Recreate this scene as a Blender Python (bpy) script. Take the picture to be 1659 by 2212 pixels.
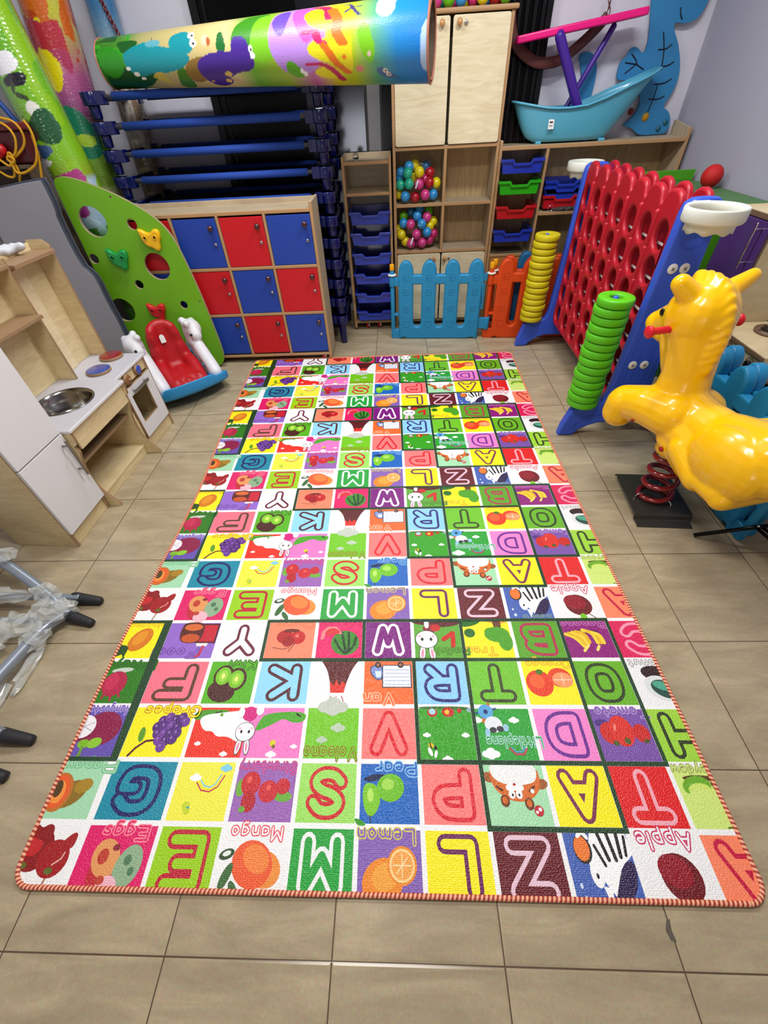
import bpy, bmesh, math, random
import numpy as np
from mathutils import Vector, Matrix, noise
PI = math.pi
SC = bpy.context.scene
for o_ in list(bpy.data.objects): bpy.data.objects.remove(o_)
COL = SC.collection

# ---------------------------------------------------------------- camera
CAM_H, CAM_PITCH, CAM_ROLL, CAM_YAW, CAM_F = 1.42054, math.radians(45.0558), math.radians(-3.45071), math.radians(3.51708), 896.573
cam_d = bpy.data.cameras.new('camera'); cam = bpy.data.objects.new('camera', cam_d); COL.objects.link(cam)
cam_d.sensor_fit = 'VERTICAL'; cam_d.sensor_height = 24.0; cam_d.lens = 24.0*CAM_F/2212; cam_d.clip_start = .02
fw = Vector((-math.sin(CAM_YAW)*math.cos(CAM_PITCH), math.cos(CAM_YAW)*math.cos(CAM_PITCH), -math.sin(CAM_PITCH)))
r0 = Vector((math.cos(CAM_YAW), math.sin(CAM_YAW), 0)); u0 = r0.cross(fw)
rr = r0*math.cos(CAM_ROLL)+u0*math.sin(CAM_ROLL); uu = -r0*math.sin(CAM_ROLL)+u0*math.cos(CAM_ROLL)
mw = Matrix((rr, uu, -fw)).transposed().to_4x4(); mw.translation = (0, 0, CAM_H)
cam.matrix_world = mw; SC.camera = cam

# ---------------------------------------------------------------- light and exposure
SC.view_settings.view_transform = 'Standard'; SC.view_settings.look = 'None'
SC.view_settings.exposure = -0.10; SC.view_settings.gamma = 1.0; SC.view_settings.use_curve_mapping = False
W = bpy.data.worlds.new('world'); SC.world = W; W.use_nodes = True
W.node_tree.nodes['Background'].inputs[0].default_value = (.8, .85, 1, 1); W.node_tree.nodes['Background'].inputs[1].default_value = .3
def area_light(name, loc, sx, sy, power, color=(1, 1, 1), rot=(0, 0, 0)):
    l = bpy.data.lights.new(name, 'AREA'); l.shape = 'RECTANGLE'; l.size = sx; l.size_y = sy; l.energy = power; l.color = color
    o = bpy.data.objects.new(name, l); COL.objects.link(o); o.location = loc; o.rotation_euler = rot; return o
area_light('ceiling_lamp_light', (-.25, .75, 2.70), .9, .25, 42, (1, .97, .92))
area_light('ceiling_lamp_light', (.75, 2.3, 2.70), .9, .25, 42, (.95, .97, 1))
area_light('ceiling_lamp_light', (-.9, 2.5, 2.70), .9, .25, 36, (.95, .97, 1))

# ---------------------------------------------------------------- materials
def hx(c):
    if not isinstance(c, str): return tuple(c)
    c = c.lstrip('#'); v = [int(c[i:i+2], 16)/255 for i in (0, 2, 4)]
    return tuple((x/12.92 if x <= .04045 else ((x+.055)/1.055)**2.4) for x in v)
MATS = {}
def mat(name, c='#888888', rough=.5, metal=0., bump=0., bscale=200., coat=0., trans=0., var=0., vscale=8., spec=.5, alpha=1., ior=1.45):
    if name in MATS: return MATS[name]
    m = bpy.data.materials.new(name); m.use_nodes = True; nt = m.node_tree; b = nt.nodes['Principled BSDF']
    c = hx(c); b.inputs['Base Color'].default_value = (*c, 1); b.inputs['Roughness'].default_value = rough
    b.inputs['Metallic'].default_value = metal; b.inputs['Coat Weight'].default_value = coat; b.inputs['Coat Roughness'].default_value = .1
    b.inputs['Transmission Weight'].default_value = trans; b.inputs['Specular IOR Level'].default_value = spec; b.inputs['Alpha'].default_value = alpha; b.inputs['IOR'].default_value = ior
    tc = nt.nodes.new('ShaderNodeTexCoord')
    n = nt.nodes.new('ShaderNodeTexNoise'); n.inputs['Scale'].default_value = vscale; n.inputs['Detail'].default_value = 5
    nt.links.new(tc.outputs['Object'], n.inputs['Vector'])
    v = var or .05
    mx = nt.nodes.new('ShaderNodeMix'); mx.data_type = 'RGBA'
    mx.inputs[6].default_value = (*[x*(1-v) for x in c], 1); mx.inputs[7].default_value = (*[min(1, x*(1+v)) for x in c], 1)
    nt.links.new(n.outputs['Fac'], mx.inputs[0]); nt.links.new(mx.outputs[2], b.inputs['Base Color'])
    if bump:
        n2 = nt.nodes.new('ShaderNodeTexNoise'); n2.inputs['Scale'].default_value = bscale; n2.inputs['Detail'].default_value = 3
        nt.links.new(tc.outputs['Object'], n2.inputs['Vector'])
        bp = nt.nodes.new('ShaderNodeBump'); bp.inputs['Strength'].default_value = bump; bp.inputs['Distance'].default_value = .002
        nt.links.new(n2.outputs['Fac'], bp.inputs['Height']); nt.links.new(bp.outputs['Normal'], b.inputs['Normal'])
    MATS[name] = m; return m
def wood(name, c1, c2, scale=(1, 14, 14), rough=.45, wav=2.2):
    if name in MATS: return MATS[name]
    m = bpy.data.materials.new(name); m.use_nodes = True; nt = m.node_tree; b = nt.nodes['Principled BSDF']
    tc = nt.nodes.new('ShaderNodeTexCoord'); mp = nt.nodes.new('ShaderNodeMapping'); mp.inputs['Scale'].default_value = scale
    n = nt.nodes.new('ShaderNodeTexNoise'); n.inputs['Scale'].default_value = 3; n.inputs['Detail'].default_value = 7; n.inputs['Distortion'].default_value = wav
    cr = nt.nodes.new('ShaderNodeValToRGB'); cr.color_ramp.elements[0].position = .32; cr.color_ramp.elements[1].position = .68
    cr.color_ramp.elements[0].color = (*hx(c1), 1); cr.color_ramp.elements[1].color = (*hx(c2), 1)
    nt.links.new(tc.outputs['Object'], mp.inputs['Vector']); nt.links.new(mp.outputs['Vector'], n.inputs['Vector'])
    nt.links.new(n.outputs['Fac'], cr.inputs['Fac']); nt.links.new(cr.outputs['Color'], b.inputs['Base Color'])
    b.inputs['Roughness'].default_value = rough; MATS[name] = m; return m
def printed(name, rough=.35, bump=.3, bscale=260., attr='Col', coat=0.):
    if name in MATS: return MATS[name]
    m = bpy.data.materials.new(name); m.use_nodes = True; nt = m.node_tree; b = nt.nodes['Principled BSDF']
    a = nt.nodes.new('ShaderNodeAttribute'); a.attribute_name = attr; nt.links.new(a.outputs['Color'], b.inputs['Base Color'])
    b.inputs['Roughness'].default_value = rough; b.inputs['Coat Weight'].default_value = coat; b.inputs['Coat Roughness'].default_value = .08
    tc = nt.nodes.new('ShaderNodeTexCoord'); v = nt.nodes.new('ShaderNodeTexVoronoi'); v.inputs['Scale'].default_value = bscale
    v.inputs['Randomness'].default_value = .55
    nt.links.new(tc.outputs['Object'], v.inputs['Vector'])
    bp = nt.nodes.new('ShaderNodeBump'); bp.inputs['Strength'].default_value = bump; bp.inputs['Distance'].default_value = .002
    nt.links.new(v.outputs['Distance'], bp.inputs['Height']); nt.links.new(bp.outputs['Normal'], b.inputs['Normal'])
    if coat: nt.links.new(bp.outputs['Normal'], b.inputs['Coat Normal'])
    MATS[name] = m; return m
PL = lambda name, c, r=.32, **k: mat(name, c, r, **k)

# ---------------------------------------------------------------- mesh helpers
class MB:
    def __init__(s): s.v = []; s.f = []; s.m = []; s.sm = []; s.uv = {}
    def add(s, vs, fs, m=0, smooth=False):
        o = len(s.v); s.v += [tuple(x) for x in vs]
        for f in fs: s.f.append([i+o for i in f]); s.m.append(m); s.sm.append(smooth)
        return s
    def box(s, x0, x1, y0, y1, z0, z1, m=0, M=None):
        vs = [Vector((x, y, z)) for z in (z0, z1) for y in (y0, y1) for x in (x0, x1)]
        if M is not None: vs = [M @ v for v in vs]
        return s.add(vs, [(0, 2, 3, 1), (4, 5, 7, 6), (0, 1, 5, 4), (2, 6, 7, 3), (0, 4, 6, 2), (1, 3, 7, 5)], m)
    def tube(s, pts, r, seg=12, m=0, closed=False, caps=True, uvl=None, flat=1.):
        P = [Vector(p) for p in pts]; n = len(P); rs = r if isinstance(r, (list, tuple)) else [r]*n
        T = []
        for i in range(n):
            a = P[(i-1) % n] if (closed or i > 0) else P[i]; b = P[(i+1) % n] if (closed or i < n-1) else P[i]
            T.append((b-a).normalized())
        ref = Vector((0, 0, 1)) if abs(T[0].z) < .9 else Vector((1, 0, 0))
        N = (ref - T[0]*ref.dot(T[0])).normalized(); base = len(s.v); L = 0
        for i in range(n):
            N = (N - T[i]*N.dot(T[i])).normalized(); B = T[i].cross(N)
            for k in range(seg):
                a = 2*PI*k/seg; s.v.append(tuple(P[i]+(N*math.cos(a)*flat+B*math.sin(a))*rs[i]))
        m_ = n if closed else n-1; Ls = [0]
        for i in range(m_): Ls.append(Ls[-1]+(P[(i+1) % n]-P[i]).length)
        for i in range(m_):
            j = (i+1) % n
            for k in range(seg):
                k2 = (k+1) % seg
                if uvl: s.uv[len(s.f)] = [(Ls[i]/uvl, k/seg), (Ls[i]/uvl, (k+1)/seg), (Ls[i+1]/uvl, (k+1)/seg), (Ls[i+1]/uvl, k/seg)]
                s.f.append([base+i*seg+k, base+i*seg+k2, base+j*seg+k2, base+j*seg+k]); s.m.append(m); s.sm.append(True)
        if caps and not closed:
            s.f.append([base+k for k in range(seg)][::-1]); s.m.append(m); s.sm.append(False)
            s.f.append([base+(n-1)*seg+k for k in range(seg)]); s.m.append(m); s.sm.append(False)
        return s
    def lathe(s, prof, seg=24, m=0, M=None, smooth=True, cap=True):
        base = len(s.v); n = len(prof)
        for r, z in prof:
            for k in range(seg):
                a = 2*PI*k/seg; v = Vector((r*math.cos(a), r*math.sin(a), z)); s.v.append(tuple(M @ v if M is not None else v))
        for i in range(n-1):
            for k in range(seg):
                k2 = (k+1) % seg; s.f.append([base+i*seg+k, base+i*seg+k2, base+(i+1)*seg+k2, base+(i+1)*seg+k]); s.m.append(m); s.sm.append(smooth)
        if cap and prof[0][0] > 1e-6: s.f.append([base+k for k in range(seg)][::-1]); s.m.append(m); s.sm.append(False)
        if cap and prof[-1][0] > 1e-6: s.f.append([base+(n-1)*seg+k for k in range(seg)]); s.m.append(m); s.sm.append(False)
        return s
    def ball(s, c, r, sc=(1, 1, 1), seg=20, rings=12, m=0, M=None):
        prof = [(max(1e-7, math.sin(PI*i/rings))*1, -math.cos(PI*i/rings)) for i in range(rings+1)]
        X = Matrix.Translation(Vector(c)) @ (M if M is not None else Matrix()) @ Matrix.Diagonal((r*sc[0], r*sc[1], r*sc[2], 1))
        return s.lathe(prof, seg, m, X)
    def cap(s, a, b, ra, rb=None, seg=14, m=0):
        rb = ra if rb is None else rb; a = Vector(a); b = Vector(b); d = b-a; L = d.length
        z = d.normalized() if L > 1e-6 else Vector((0, 0, 1)); M = Matrix.Translation(a) @ z.to_track_quat('Z', 'Y').to_matrix().to_4x4()
        prof = [(max(1e-7, ra*math.sin(t)), -ra*math.cos(t)) for t in [PI/2*i/5 for i in range(6)]]+[(max(1e-7, rb*math.cos(t)), L+rb*math.sin(t)) for t in [PI/2*i/5 for i in range(6)]]
        return s.lathe(prof, seg, m, M)
    def prism(s, poly, z0, z1, m=0, M=None, smooth=False):
        n = len(poly); vs = [Vector((x, y, z0)) for x, y in poly]+[Vector((x, y, z1)) for x, y in poly]
        if M is not None: vs = [M @ v for v in vs]
        return s.add(vs, [list(range(n))[::-1], list(range(n, 2*n))]+[(i, (i+1) % n, (i+1) % n+n, i+n) for i in range(n)], m, smooth)
    def build(s, name, mats, parent=None, bevel=0, loc=None, world=False, seg=2, fix=True):
        me = bpy.data.meshes.new(name); vs = s.v
        o = bpy.data.objects.new(name, me)
        if world and parent is not None:
            inv = parent_matrix(parent).inverted(); vs = [tuple(inv @ Vector(v)) for v in vs]
        elif loc is not None:
            l = Vector(loc); 
            if world: vs = [tuple(Vector(v)-l) for v in vs]
            o.location = l
        me.from_pydata(vs, [], s.f)
        for x in (mats if isinstance(mats, (list, tuple)) else [mats]): me.materials.append(x)
        me.polygons.foreach_set('material_index', s.m); me.polygons.foreach_set('use_smooth', s.sm)
        if s.uv:
            uvl = me.uv_layers.new(name='UVMap')
            for fi, uvs in s.uv.items():
                p = me.polygons[fi]
                for li, uv in zip(p.loop_indices, uvs): uvl.data[li].uv = uv
        me.update()
        if fix and len(s.f) < 30000:
            bm = bmesh.new(); bm.from_mesh(me); bmesh.ops.recalc_face_normals(bm, faces=bm.faces); bm.to_mesh(me); bm.free()
        COL.objects.link(o)
        if parent is not None: o.parent = parent
        if bevel:
            b = o.modifiers.new('bevel', 'BEVEL'); b.width = bevel; b.segments = seg; b.limit_method = 'ANGLE'; b.angle_limit = math.radians(40); b.harden_normals = False
        return o
def parent_matrix(o):
    M = Matrix.Translation(o.location) @ o.rotation_euler.to_matrix().to_4x4()
    return parent_matrix(o.parent) @ M if o.parent else M
def thing(name, label, cat, loc=(0, 0, 0), rz=0, group=None):
    o = bpy.data.objects.new(name, None); COL.objects.link(o); o.location = loc; o.rotation_euler = (0, 0, rz); o.empty_display_size = .05
    return tag(o, label, cat, group)
def tag(o, label, cat, group=None, kind=None):
    o['label'] = label; o['category'] = cat
    if group: o['group'] = group
    if kind: o['kind'] = kind
    return o
def struct(o): o['kind'] = 'structure'; return o
def dup(root, loc=None, rz=None, label=None):
    def cp(o, par):
        c = o.copy(); COL.objects.link(c)
        if par is not None: c.parent = par
        for ch in kids.get(o, []): cp(ch, c)
        return c
    kids = {}
    for x in list(bpy.data.objects):
        if x.parent is not None: kids.setdefault(x.parent, []).append(x)
    r = cp(root, None)
    if loc is not None: r.location = loc
    if rz is not None: r.rotation_euler = (0, 0, rz)
    if label: r['label'] = label
    return r
def plate(name, loops, thick, bevel, M, mats, parent=None, world=True, res=2, loc=None, edge=False):
    """2D outlines (first outer, others holes) -> bevelled solid plate centred on its plane; M maps plane coordinates to the world"""
    cu = bpy.data.curves.new('tmp', 'CURVE'); cu.dimensions = '2D'; cu.fill_mode = 'BOTH'
    cu.extrude = max(thick/2-bevel, 1e-5); cu.bevel_depth = bevel; cu.bevel_resolution = res; cu.offset = -bevel
    for L in loops:
        sp = cu.splines.new('POLY'); sp.points.add(len(L)-1); sp.use_cyclic_u = True
        for i, (x, y) in enumerate(L): sp.points[i].co = (x, y, 0, 1)
    t = bpy.data.objects.new('tmp', cu); COL.objects.link(t)
    bpy.context.view_layer.update()
    me = bpy.data.meshes.new_from_object(t.evaluated_get(bpy.context.evaluated_depsgraph_get())); bpy.data.objects.remove(t)
    ei = [abs(p.normal.z) < .8 for p in me.polygons]
    me.name = name; me.transform(M)
    if world and parent is not None: me.transform(parent_matrix(parent).inverted())
    elif loc is not None: me.transform(Matrix.Translation(-Vector(loc)))
    me.materials.clear()
    for x in (mats if isinstance(mats, (list, tuple)) else [mats]): me.materials.append(x)
    for p, e_ in zip(me.polygons, ei):
        p.use_smooth = False; p.material_index = 1 if (edge and e_) else 0
    bm = bmesh.new(); bm.from_mesh(me); bmesh.ops.remove_doubles(bm, verts=bm.verts, dist=1e-5); bm.to_mesh(me); bm.free()
    ax_ = (M.to_3x3() @ Vector((0, 0, 1))).normalized()
    if world and parent is not None: ax_ = (parent_matrix(parent).inverted().to_3x3() @ ax_).normalized()
    me.set_sharp_from_angle(angle=math.radians(35))
    for p in me.polygons: p.use_smooth = abs(p.normal.dot(ax_)) < .995
    o = bpy.data.objects.new(name, me); COL.objects.link(o)
    if parent is not None: o.parent = parent
    elif loc is not None: o.location = loc
    return o
def frame(o, x, y):
    """matrix whose local X, Y run along x, y at origin o"""
    x = Vector(x).normalized(); y = Vector(y); y = (y-x*y.dot(x)).normalized(); z = x.cross(y)
    M = Matrix((x, y, z)).transposed().to_4x4(); M.translation = Vector(o); return M
def circle(cx, cy, rx, ry=None, n=24, rot=0):
    ry = rx if ry is None else ry; c, s = math.cos(rot), math.sin(rot)
    return [(cx+rx*math.cos(2*PI*i/n)*c-ry*math.sin(2*PI*i/n)*s, cy+rx*math.cos(2*PI*i/n)*s+ry*math.sin(2*PI*i/n)*c) for i in range(n)]
def chaikin(p, it=2, closed=False):
    for _ in range(it):
        q = []; n = len(p)
        for i in range(n if closed else n-1):
            a, b = p[i], p[(i+1) % n]
            q += [tuple(a[k]*.75+b[k]*.25 for k in range(len(a))), tuple(a[k]*.25+b[k]*.75 for k in range(len(a)))]
        if not closed: q = [p[0]]+q+[p[-1]]
        p = q
    return p
def rrect(x0, x1, y0, y1, r, n=6):
    out = []
    for cx, cy, a0 in ((x1-r, y0+r, -PI/2), (x1-r, y1-r, 0), (x0+r, y1-r, PI/2), (x0+r, y0+r, PI)):
        out += [(cx+r*math.cos(a0+PI/2*i/n), cy+r*math.sin(a0+PI/2*i/n)) for i in range(n+1)]
    return out
def blob(name, mb, mats, parent, voxel=.008, smooth=6, world=True):
    o = mb.build(name, mats, parent, world=world, fix=True)
    r = o.modifiers.new('remesh', 'REMESH'); r.mode = 'VOXEL'; r.voxel_size = voxel; r.use_smooth_shade = True
    if smooth: s = o.modifiers.new('smooth', 'SMOOTH'); s.factor = .5; s.iterations = smooth
    return o
ORD = ['', 'first', 'second', 'third', 'fourth', 'fifth', 'sixth', 'seventh', 'eighth', 'ninth', 'tenth', 'eleventh', 'twelfth', 'thirteenth', 'fourteenth']
XZ = lambda y: frame((0, y, 0), (1, 0, 0), (0, 0, 1))      # plane facing -Y (towards the camera): local (x, z)
YZ = lambda x: frame((x, 0, 0), (0, 1, 0), (0, 0, 1))      # plane in X: local (y, z)

# ================================================================ SETTING
RX0, RX1, RY0, RY1, RH = -2.45, 1.955, -2.2, 4.0, 2.8
def floor_material():
    m = bpy.data.materials.new('beige_stone_tile'); m.use_nodes = True; nt = m.node_tree; N = nt.nodes; Lk = nt.links; b = N['Principled BSDF']
    g = N.new('ShaderNodeNewGeometry'); sp = N.new('ShaderNodeSeparateXYZ'); Lk.new(g.outputs['Position'], sp.inputs[0])
    def M(op, a, b_=None, c=None):
        n = N.new('ShaderNodeMath'); n.operation = op
        for i, x in enumerate((a, b_, c)):
            if x is None: continue
            if hasattr(x, 'is_linked') or hasattr(x, 'links'): Lk.new(x, n.inputs[i])
            else: n.inputs[i].default_value = x
        return n.outputs[0]
    def edge(o, off):
        t = M('DIVIDE', M('SUBTRACT', o, off), .4); fr = M('FRACT', t)
        return M('MULTIPLY', M('MINIMUM', fr, M('SUBTRACT', 1.0, fr)), .4), M('FLOOR', t)
    ex, ix = edge(sp.outputs[0], -.98149); ey, iy = edge(sp.outputs[1], -.06317)
    d = M('MINIMUM', ex, ey); grout = M('LESS_THAN', d, .0017); soft = M('SMOOTH_MIN', M('DIVIDE', d, .006), 1.0, .1)
    cmb = N.new('ShaderNodeCombineXYZ'); Lk.new(M('MULTIPLY', ix, 7.31), cmb.inputs[0]); Lk.new(M('MULTIPLY', iy, 3.17), cmb.inputs[1])
    va = N.new('ShaderNodeVectorMath'); va.operation = 'ADD'; Lk.new(g.outputs['Position'], va.inputs[0]); Lk.new(cmb.outputs[0], va.inputs[1])
    mp = N.new('ShaderNodeMapping'); mp.inputs['Scale'].default_value = (1.3, 5.5, 1); mp.inputs['Rotation'].default_value = (0, 0, -.45); Lk.new(va.outputs[0], mp.inputs['Vector'])
    n1 = N.new('ShaderNodeTexNoise'); n1.inputs['Scale'].default_value = 2.6; n1.inputs['Detail'].default_value = 9; n1.inputs['Roughness'].default_value = .62; n1.inputs['Distortion'].default_value = .8; Lk.new(mp.outputs[0], n1.inputs['Vector'])
    cr = N.new('ShaderNodeValToRGB'); e = cr.color_ramp.elements
    e[0].position = .25; e[0].color = (*hx('#92846a'), 1); e[1].position = .75; e[1].color = (*hx('#bbab8c'), 1)
    x = cr.color_ramp.elements.new(.5); x.color = (*hx('#a7987c'), 1)
    Lk.new(n1.outputs['Fac'], cr.inputs['Fac'])
    n2 = N.new('ShaderNodeTexNoise'); n2.inputs['Scale'].default_value = 160; n2.inputs['Detail'].default_value = 3; Lk.new(g.outputs['Position'], n2.inputs['Vector'])
    m2 = N.new('ShaderNodeMix'); m2.data_type = 'RGBA'; m2.blend_type = 'OVERLAY'; m2.inputs[0].default_value = .22
    Lk.new(cr.outputs[0], m2.inputs[6]); Lk.new(n2.outputs['Color'], m2.inputs[7])
    mx = N.new('ShaderNodeMix'); mx.data_type = 'RGBA'; Lk.new(grout, mx.inputs[0]); Lk.new(m2.outputs[2], mx.inputs[6]); mx.inputs[7].default_value = (*hx('#5d4c3c'), 1)
    Lk.new(mx.outputs[2], b.inputs['Base Color'])
    b.inputs['Roughness'].default_value = .24; b.inputs['Specular IOR Level'].default_value = .42
    bp = N.new('ShaderNodeBump'); bp.inputs['Strength'].default_value = .5; bp.inputs['Distance'].default_value = .002; Lk.new(soft, bp.inputs['Height'])
    bp2 = N.new('ShaderNodeBump'); bp2.inputs['Strength'].default_value = .06; bp2.inputs['Distance'].default_value = .002; Lk.new(n1.outputs['Fac'], bp2.inputs['Height']); Lk.new(bp.outputs[0], bp2.inputs['Normal'])
    Lk.new(bp2.outputs['Normal'], b.inputs['Normal']); return m
WALL = mat('lavender_wall_paint', '#a9a7b6', .75, bump=.25, bscale=90, var=.03)
WALLB = mat('white_wall_paint', '#d6d4de', .75, bump=.2, bscale=90, var=.03)
struct(MB().box(RX0-.1, RX1+.1, RY0-.1, RY1+.1, -.1, 0).build('floor', floor_material()))
struct(MB().box(RX0-.1, RX1+.1, RY0-.1, RY1+.1, RH, RH+.1).build('ceiling', mat('white_ceiling', '#d8d6d2', .9)))
struct(MB().box(RX0-.1, RX1+.1, RY1, RY1+.1, 0, RH).build('wall_back', WALLB))
struct(MB().box(RX0-.1, RX0, RY0, RY1, 0, RH).build('wall_left', WALLB))
struct(MB().box(RX1, RX1+.1, RY0, RY1, 0, RH).build('wall_right', WALL))
struct(MB().box(RX0-.1, RX1+.1, RY0-.1, RY0, 0, RH).build('wall_front', WALLB))
BB = mat('beige_skirting', '#8f8268', .4)
struct(MB().box(RX0, -1.245, RY1-.018, RY1, 0, .09).build('baseboard_back', BB, bevel=.003))
struct(MB().box(RX1-.015, RX1, RY0, RY1, 0, .09).build('baseboard_right', BB, bevel=.003))
struct(MB().box(RX0, RX0+.015, RY0, RY1, 0, .09).build('baseboard_left', BB, bevel=.003))
# dark double door in the back wall
def dark_metal():
    m = mat('black_steel_door', '#07080b', .16, metal=.55, bump=.04, bscale=7, var=.25, vscale=5)
    return m
DK = dark_metal(); BLK = mat('black_trim', '#030305', .25); SIL = mat('brushed_strip', '#77777a', .3, metal=.9, bump=.1, bscale=30)
d = bpy.data.objects.new('door_1', None); COL.objects.link(d); d.location = (-.15, 3.98, 0); struct(d)
MB().box(-1.20, -.60, 3.965, 3.985, 0, 2.3).build('door_panel', DK, d, world=True)
MB().box(-.60, -.21, 3.963, 3.985, 0, 2.3).build('door_panel', mat('polished_steel_panel', '#4c4e54', .13, metal=1., bump=.05, bscale=5, var=.35, vscale=4), d, world=True)
MB().box(-.205, -.19, 3.955, 3.99, 0, 2.3).box(-.105, -.09, 3.955, 3.99, 0, 2.3).box(-1.25, -1.2, 3.95, 3.99, 0, 2.3).box(-1.17, -1.155, 3.955, 3.99, 0, 2.3).build('door_frame', BLK, d, world=True)
MB().box(-.19, -.105, 3.958, 3.985, 0, 2.3).build('strip', SIL, d, world=True)
MB().box(-.09, .95, 3.965, 3.985, 0, 2.3).build('door_panel', DK, d, world=True)
mb = MB()
for i, x in enumerate((.72, .755, .80, .85, .90)): mb.box(x, x+.022, 3.95, 3.975, 0, 2.3)
mb.box(.93, .965, 3.95, 3.999, 0, 2.3).box(-1.25, .965, 3.94, 3.99, 2.3, 2.36)
mb.build('door_frame', BLK, d, world=True, bevel=.004)
# pale pillar standing out of the wall between the cots and the tray rack
struct(MB().box(-.50, -.385, 3.88, 3.95, 0, 1.05).build('trim_1', mat('white_pillar', '#b9bcc2', .6), bevel=.004))
struct(MB().box(-.50, -.383, 3.868, 3.95, 0, .085).build('trim_2', BB, bevel=.003))
# ceiling lamps
for i, (x, y) in enumerate(((-.25, .75), (.75, 2.3), (-.9, 2.5))):
    t = thing('ceiling_light', ['slim ceiling lamp over the near end of the mat', 'slim ceiling lamp towards the back right', 'slim ceiling lamp towards the back left'][i], 'lamp', (x, y, 2.72), group='ceiling lamps')
    MB().box(-.5, .5, -.18, .18, .02, .08).build('frame', mat('lamp_white', '#e0e0e0', .5), t, bevel=.004)

# daylight window behind the photographer (mirrored in the glossy black door)
wn = bpy.data.objects.new('window_1', None); COL.objects.link(wn); wn.location = (-.63, RY0+.01, .9); struct(wn)
MB().box(-1.0, -.96, RY0, RY0+.03, .55, 1.25).box(-.30, -.26, RY0, RY0+.03, .55, 1.25).box(-1.0, -.26, RY0, RY0+.03, .52, .56).box(-1.0, -.26, RY0, RY0+.03, 1.24, 1.28).build('window_frame', mat('window_white', '#d8d8d8', .5), wn, world=True)
gm = bpy.data.materials.new('daylight_pane'); gm.use_nodes = True; gb = gm.node_tree.nodes['Principled BSDF']; gb.inputs['Emission Color'].default_value = (1, .99, .96, 1); gb.inputs['Emission Strength'].default_value = 5.0
MB().box(-.96, -.30, RY0+.004, RY0+.010, .56, 1.24).build('window_pane', gm, wn, world=True)
# ================================================================ PRINTED PLAY MAT
G = {'A': "00 49 80|23 63", 'B': "00 09|~09 59 87 65 55 05|~05 65 83 80 50 00", 'C': "~87 69 29 07 02 20 60 82", 'D': "00 09|~09 59 87 82 50 00", 'E': "89 09 00 80|05 65",
 'F': "89 09 00|05 65", 'G': "~87 69 29 07 02 20 70 82 84|84 54", 'H': "00 09|80 89|05 85", 'K': "00 09|79 04 80", 'L': "09 00 70", 'M': "00 09 43 89 80",
 'O': "~49 69 87 82 60 20 02 07 29 49", 'P': "00 09|~09 69 87 85 64 04", 'R': "00 09|~09 69 87 85 64 04|44 80", 'S': "~87 69 29 07 25 64 82 60 20 02", 'T': "09 89|49 40",
 'V': "09 40 89", 'W': "09 20 46 60 89", 'Y': "09 45 89|45 40", 'Z': "09 89 00 80",
 'a': "~55 25 04 01 20 50|55 50", 'b': "09 00|~05 35 53 51 30 00", 'c': "~54 35 15 03 02 10 30 51", 'd': "59 50|~55 25 03 02 20 50", 'e': "~03 53 45 15 03 02 10 40 51",
 'f': "~49 29 27 20|05 45", 'g': "~55 25 03 02 20 50|55 5b 4a 1a", 'h': "09 00|~04 25 45 53 50", 'i': "05 00|07 08", 'k': "09 00|45 02 50", 'l': "09 00",
 'm': "05 00|~04 25 43 40|~44 65 83 80", 'n': "05 00|~04 25 45 53 50", 'o': "~25 45 53 51 30 20 02 03 25", 'p': "05 0a|~05 35 53 51 30 00", 'r': "05 00|~03 25 45",
 's': "~54 35 15 04 22 42 41 20 01", 't': "28 21 40|05 45", 'u': "~05 01 20 40 51|55 50", 'v': "05 20 45", 'w': "05 20 44 60 85", 'y': "05 20|45 0a", 'z': "05 55 00 50"}
def glyph(ch):
    out = []; w = 0
    for s in G[ch].split('|'):
        cur = s.startswith('~'); s = s.lstrip('~'); pts = []
        for t in s.split():
            y = {'a': -3, 'b': -2, 'c': -1}.get(t[1]); y = int(t[1]) if y is None else y
            pts.append((int(t[0])/9, y/9)); w = max(w, int(t[0])/9)
        out.append(chaikin(pts, 2) if cur else pts)
    return out, w
def stroke_polys(pts, w, n=8):
    """a thick line with round joins as convex polygons"""
    out = []
    for (x0, y0), (x1, y1) in zip(pts, pts[1:]):
        dx, dy = x1-x0, y1-y0; L = math.hypot(dx, dy)
        if L < 1e-9: continue
        nx, ny = -dy/L*w/2, dx/L*w/2; out.append([(x0+nx, y0+ny), (x0-nx, y0-ny), (x1-nx, y1-ny), (x1+nx, y1+ny)])
    step = 1 if len(pts) < 6 else 1
    for i in range(0, len(pts), step): out.append(circle(*pts[i], w/2, w/2, n))
    return out
from mathutils.geometry import delaunay_2d_cdt
def union(polys):
    """overlapping polygons -> non-overlapping triangles covering the same area"""
    if len(polys) == 1: return polys
    vs = []; fs = []
    for P in polys:
        A = sum(P[i][0]*P[(i+1) % len(P)][1]-P[(i+1) % len(P)][0]*P[i][1] for i in range(len(P)))
        if A < 0: P = P[::-1]
        b = len(vs); vs += [Vector(p) for p in P]; fs.append(list(range(b, b+len(P))))
    r = delaunay_2d_cdt(vs, [], fs, 0, 1e-6)
    return [[(r[0][i].x, r[0][i].y) for i in f] for f, og in zip(r[2], r[5]) if og]
CW, CH = .18, .155      # nominal cell, for round shapes
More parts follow.
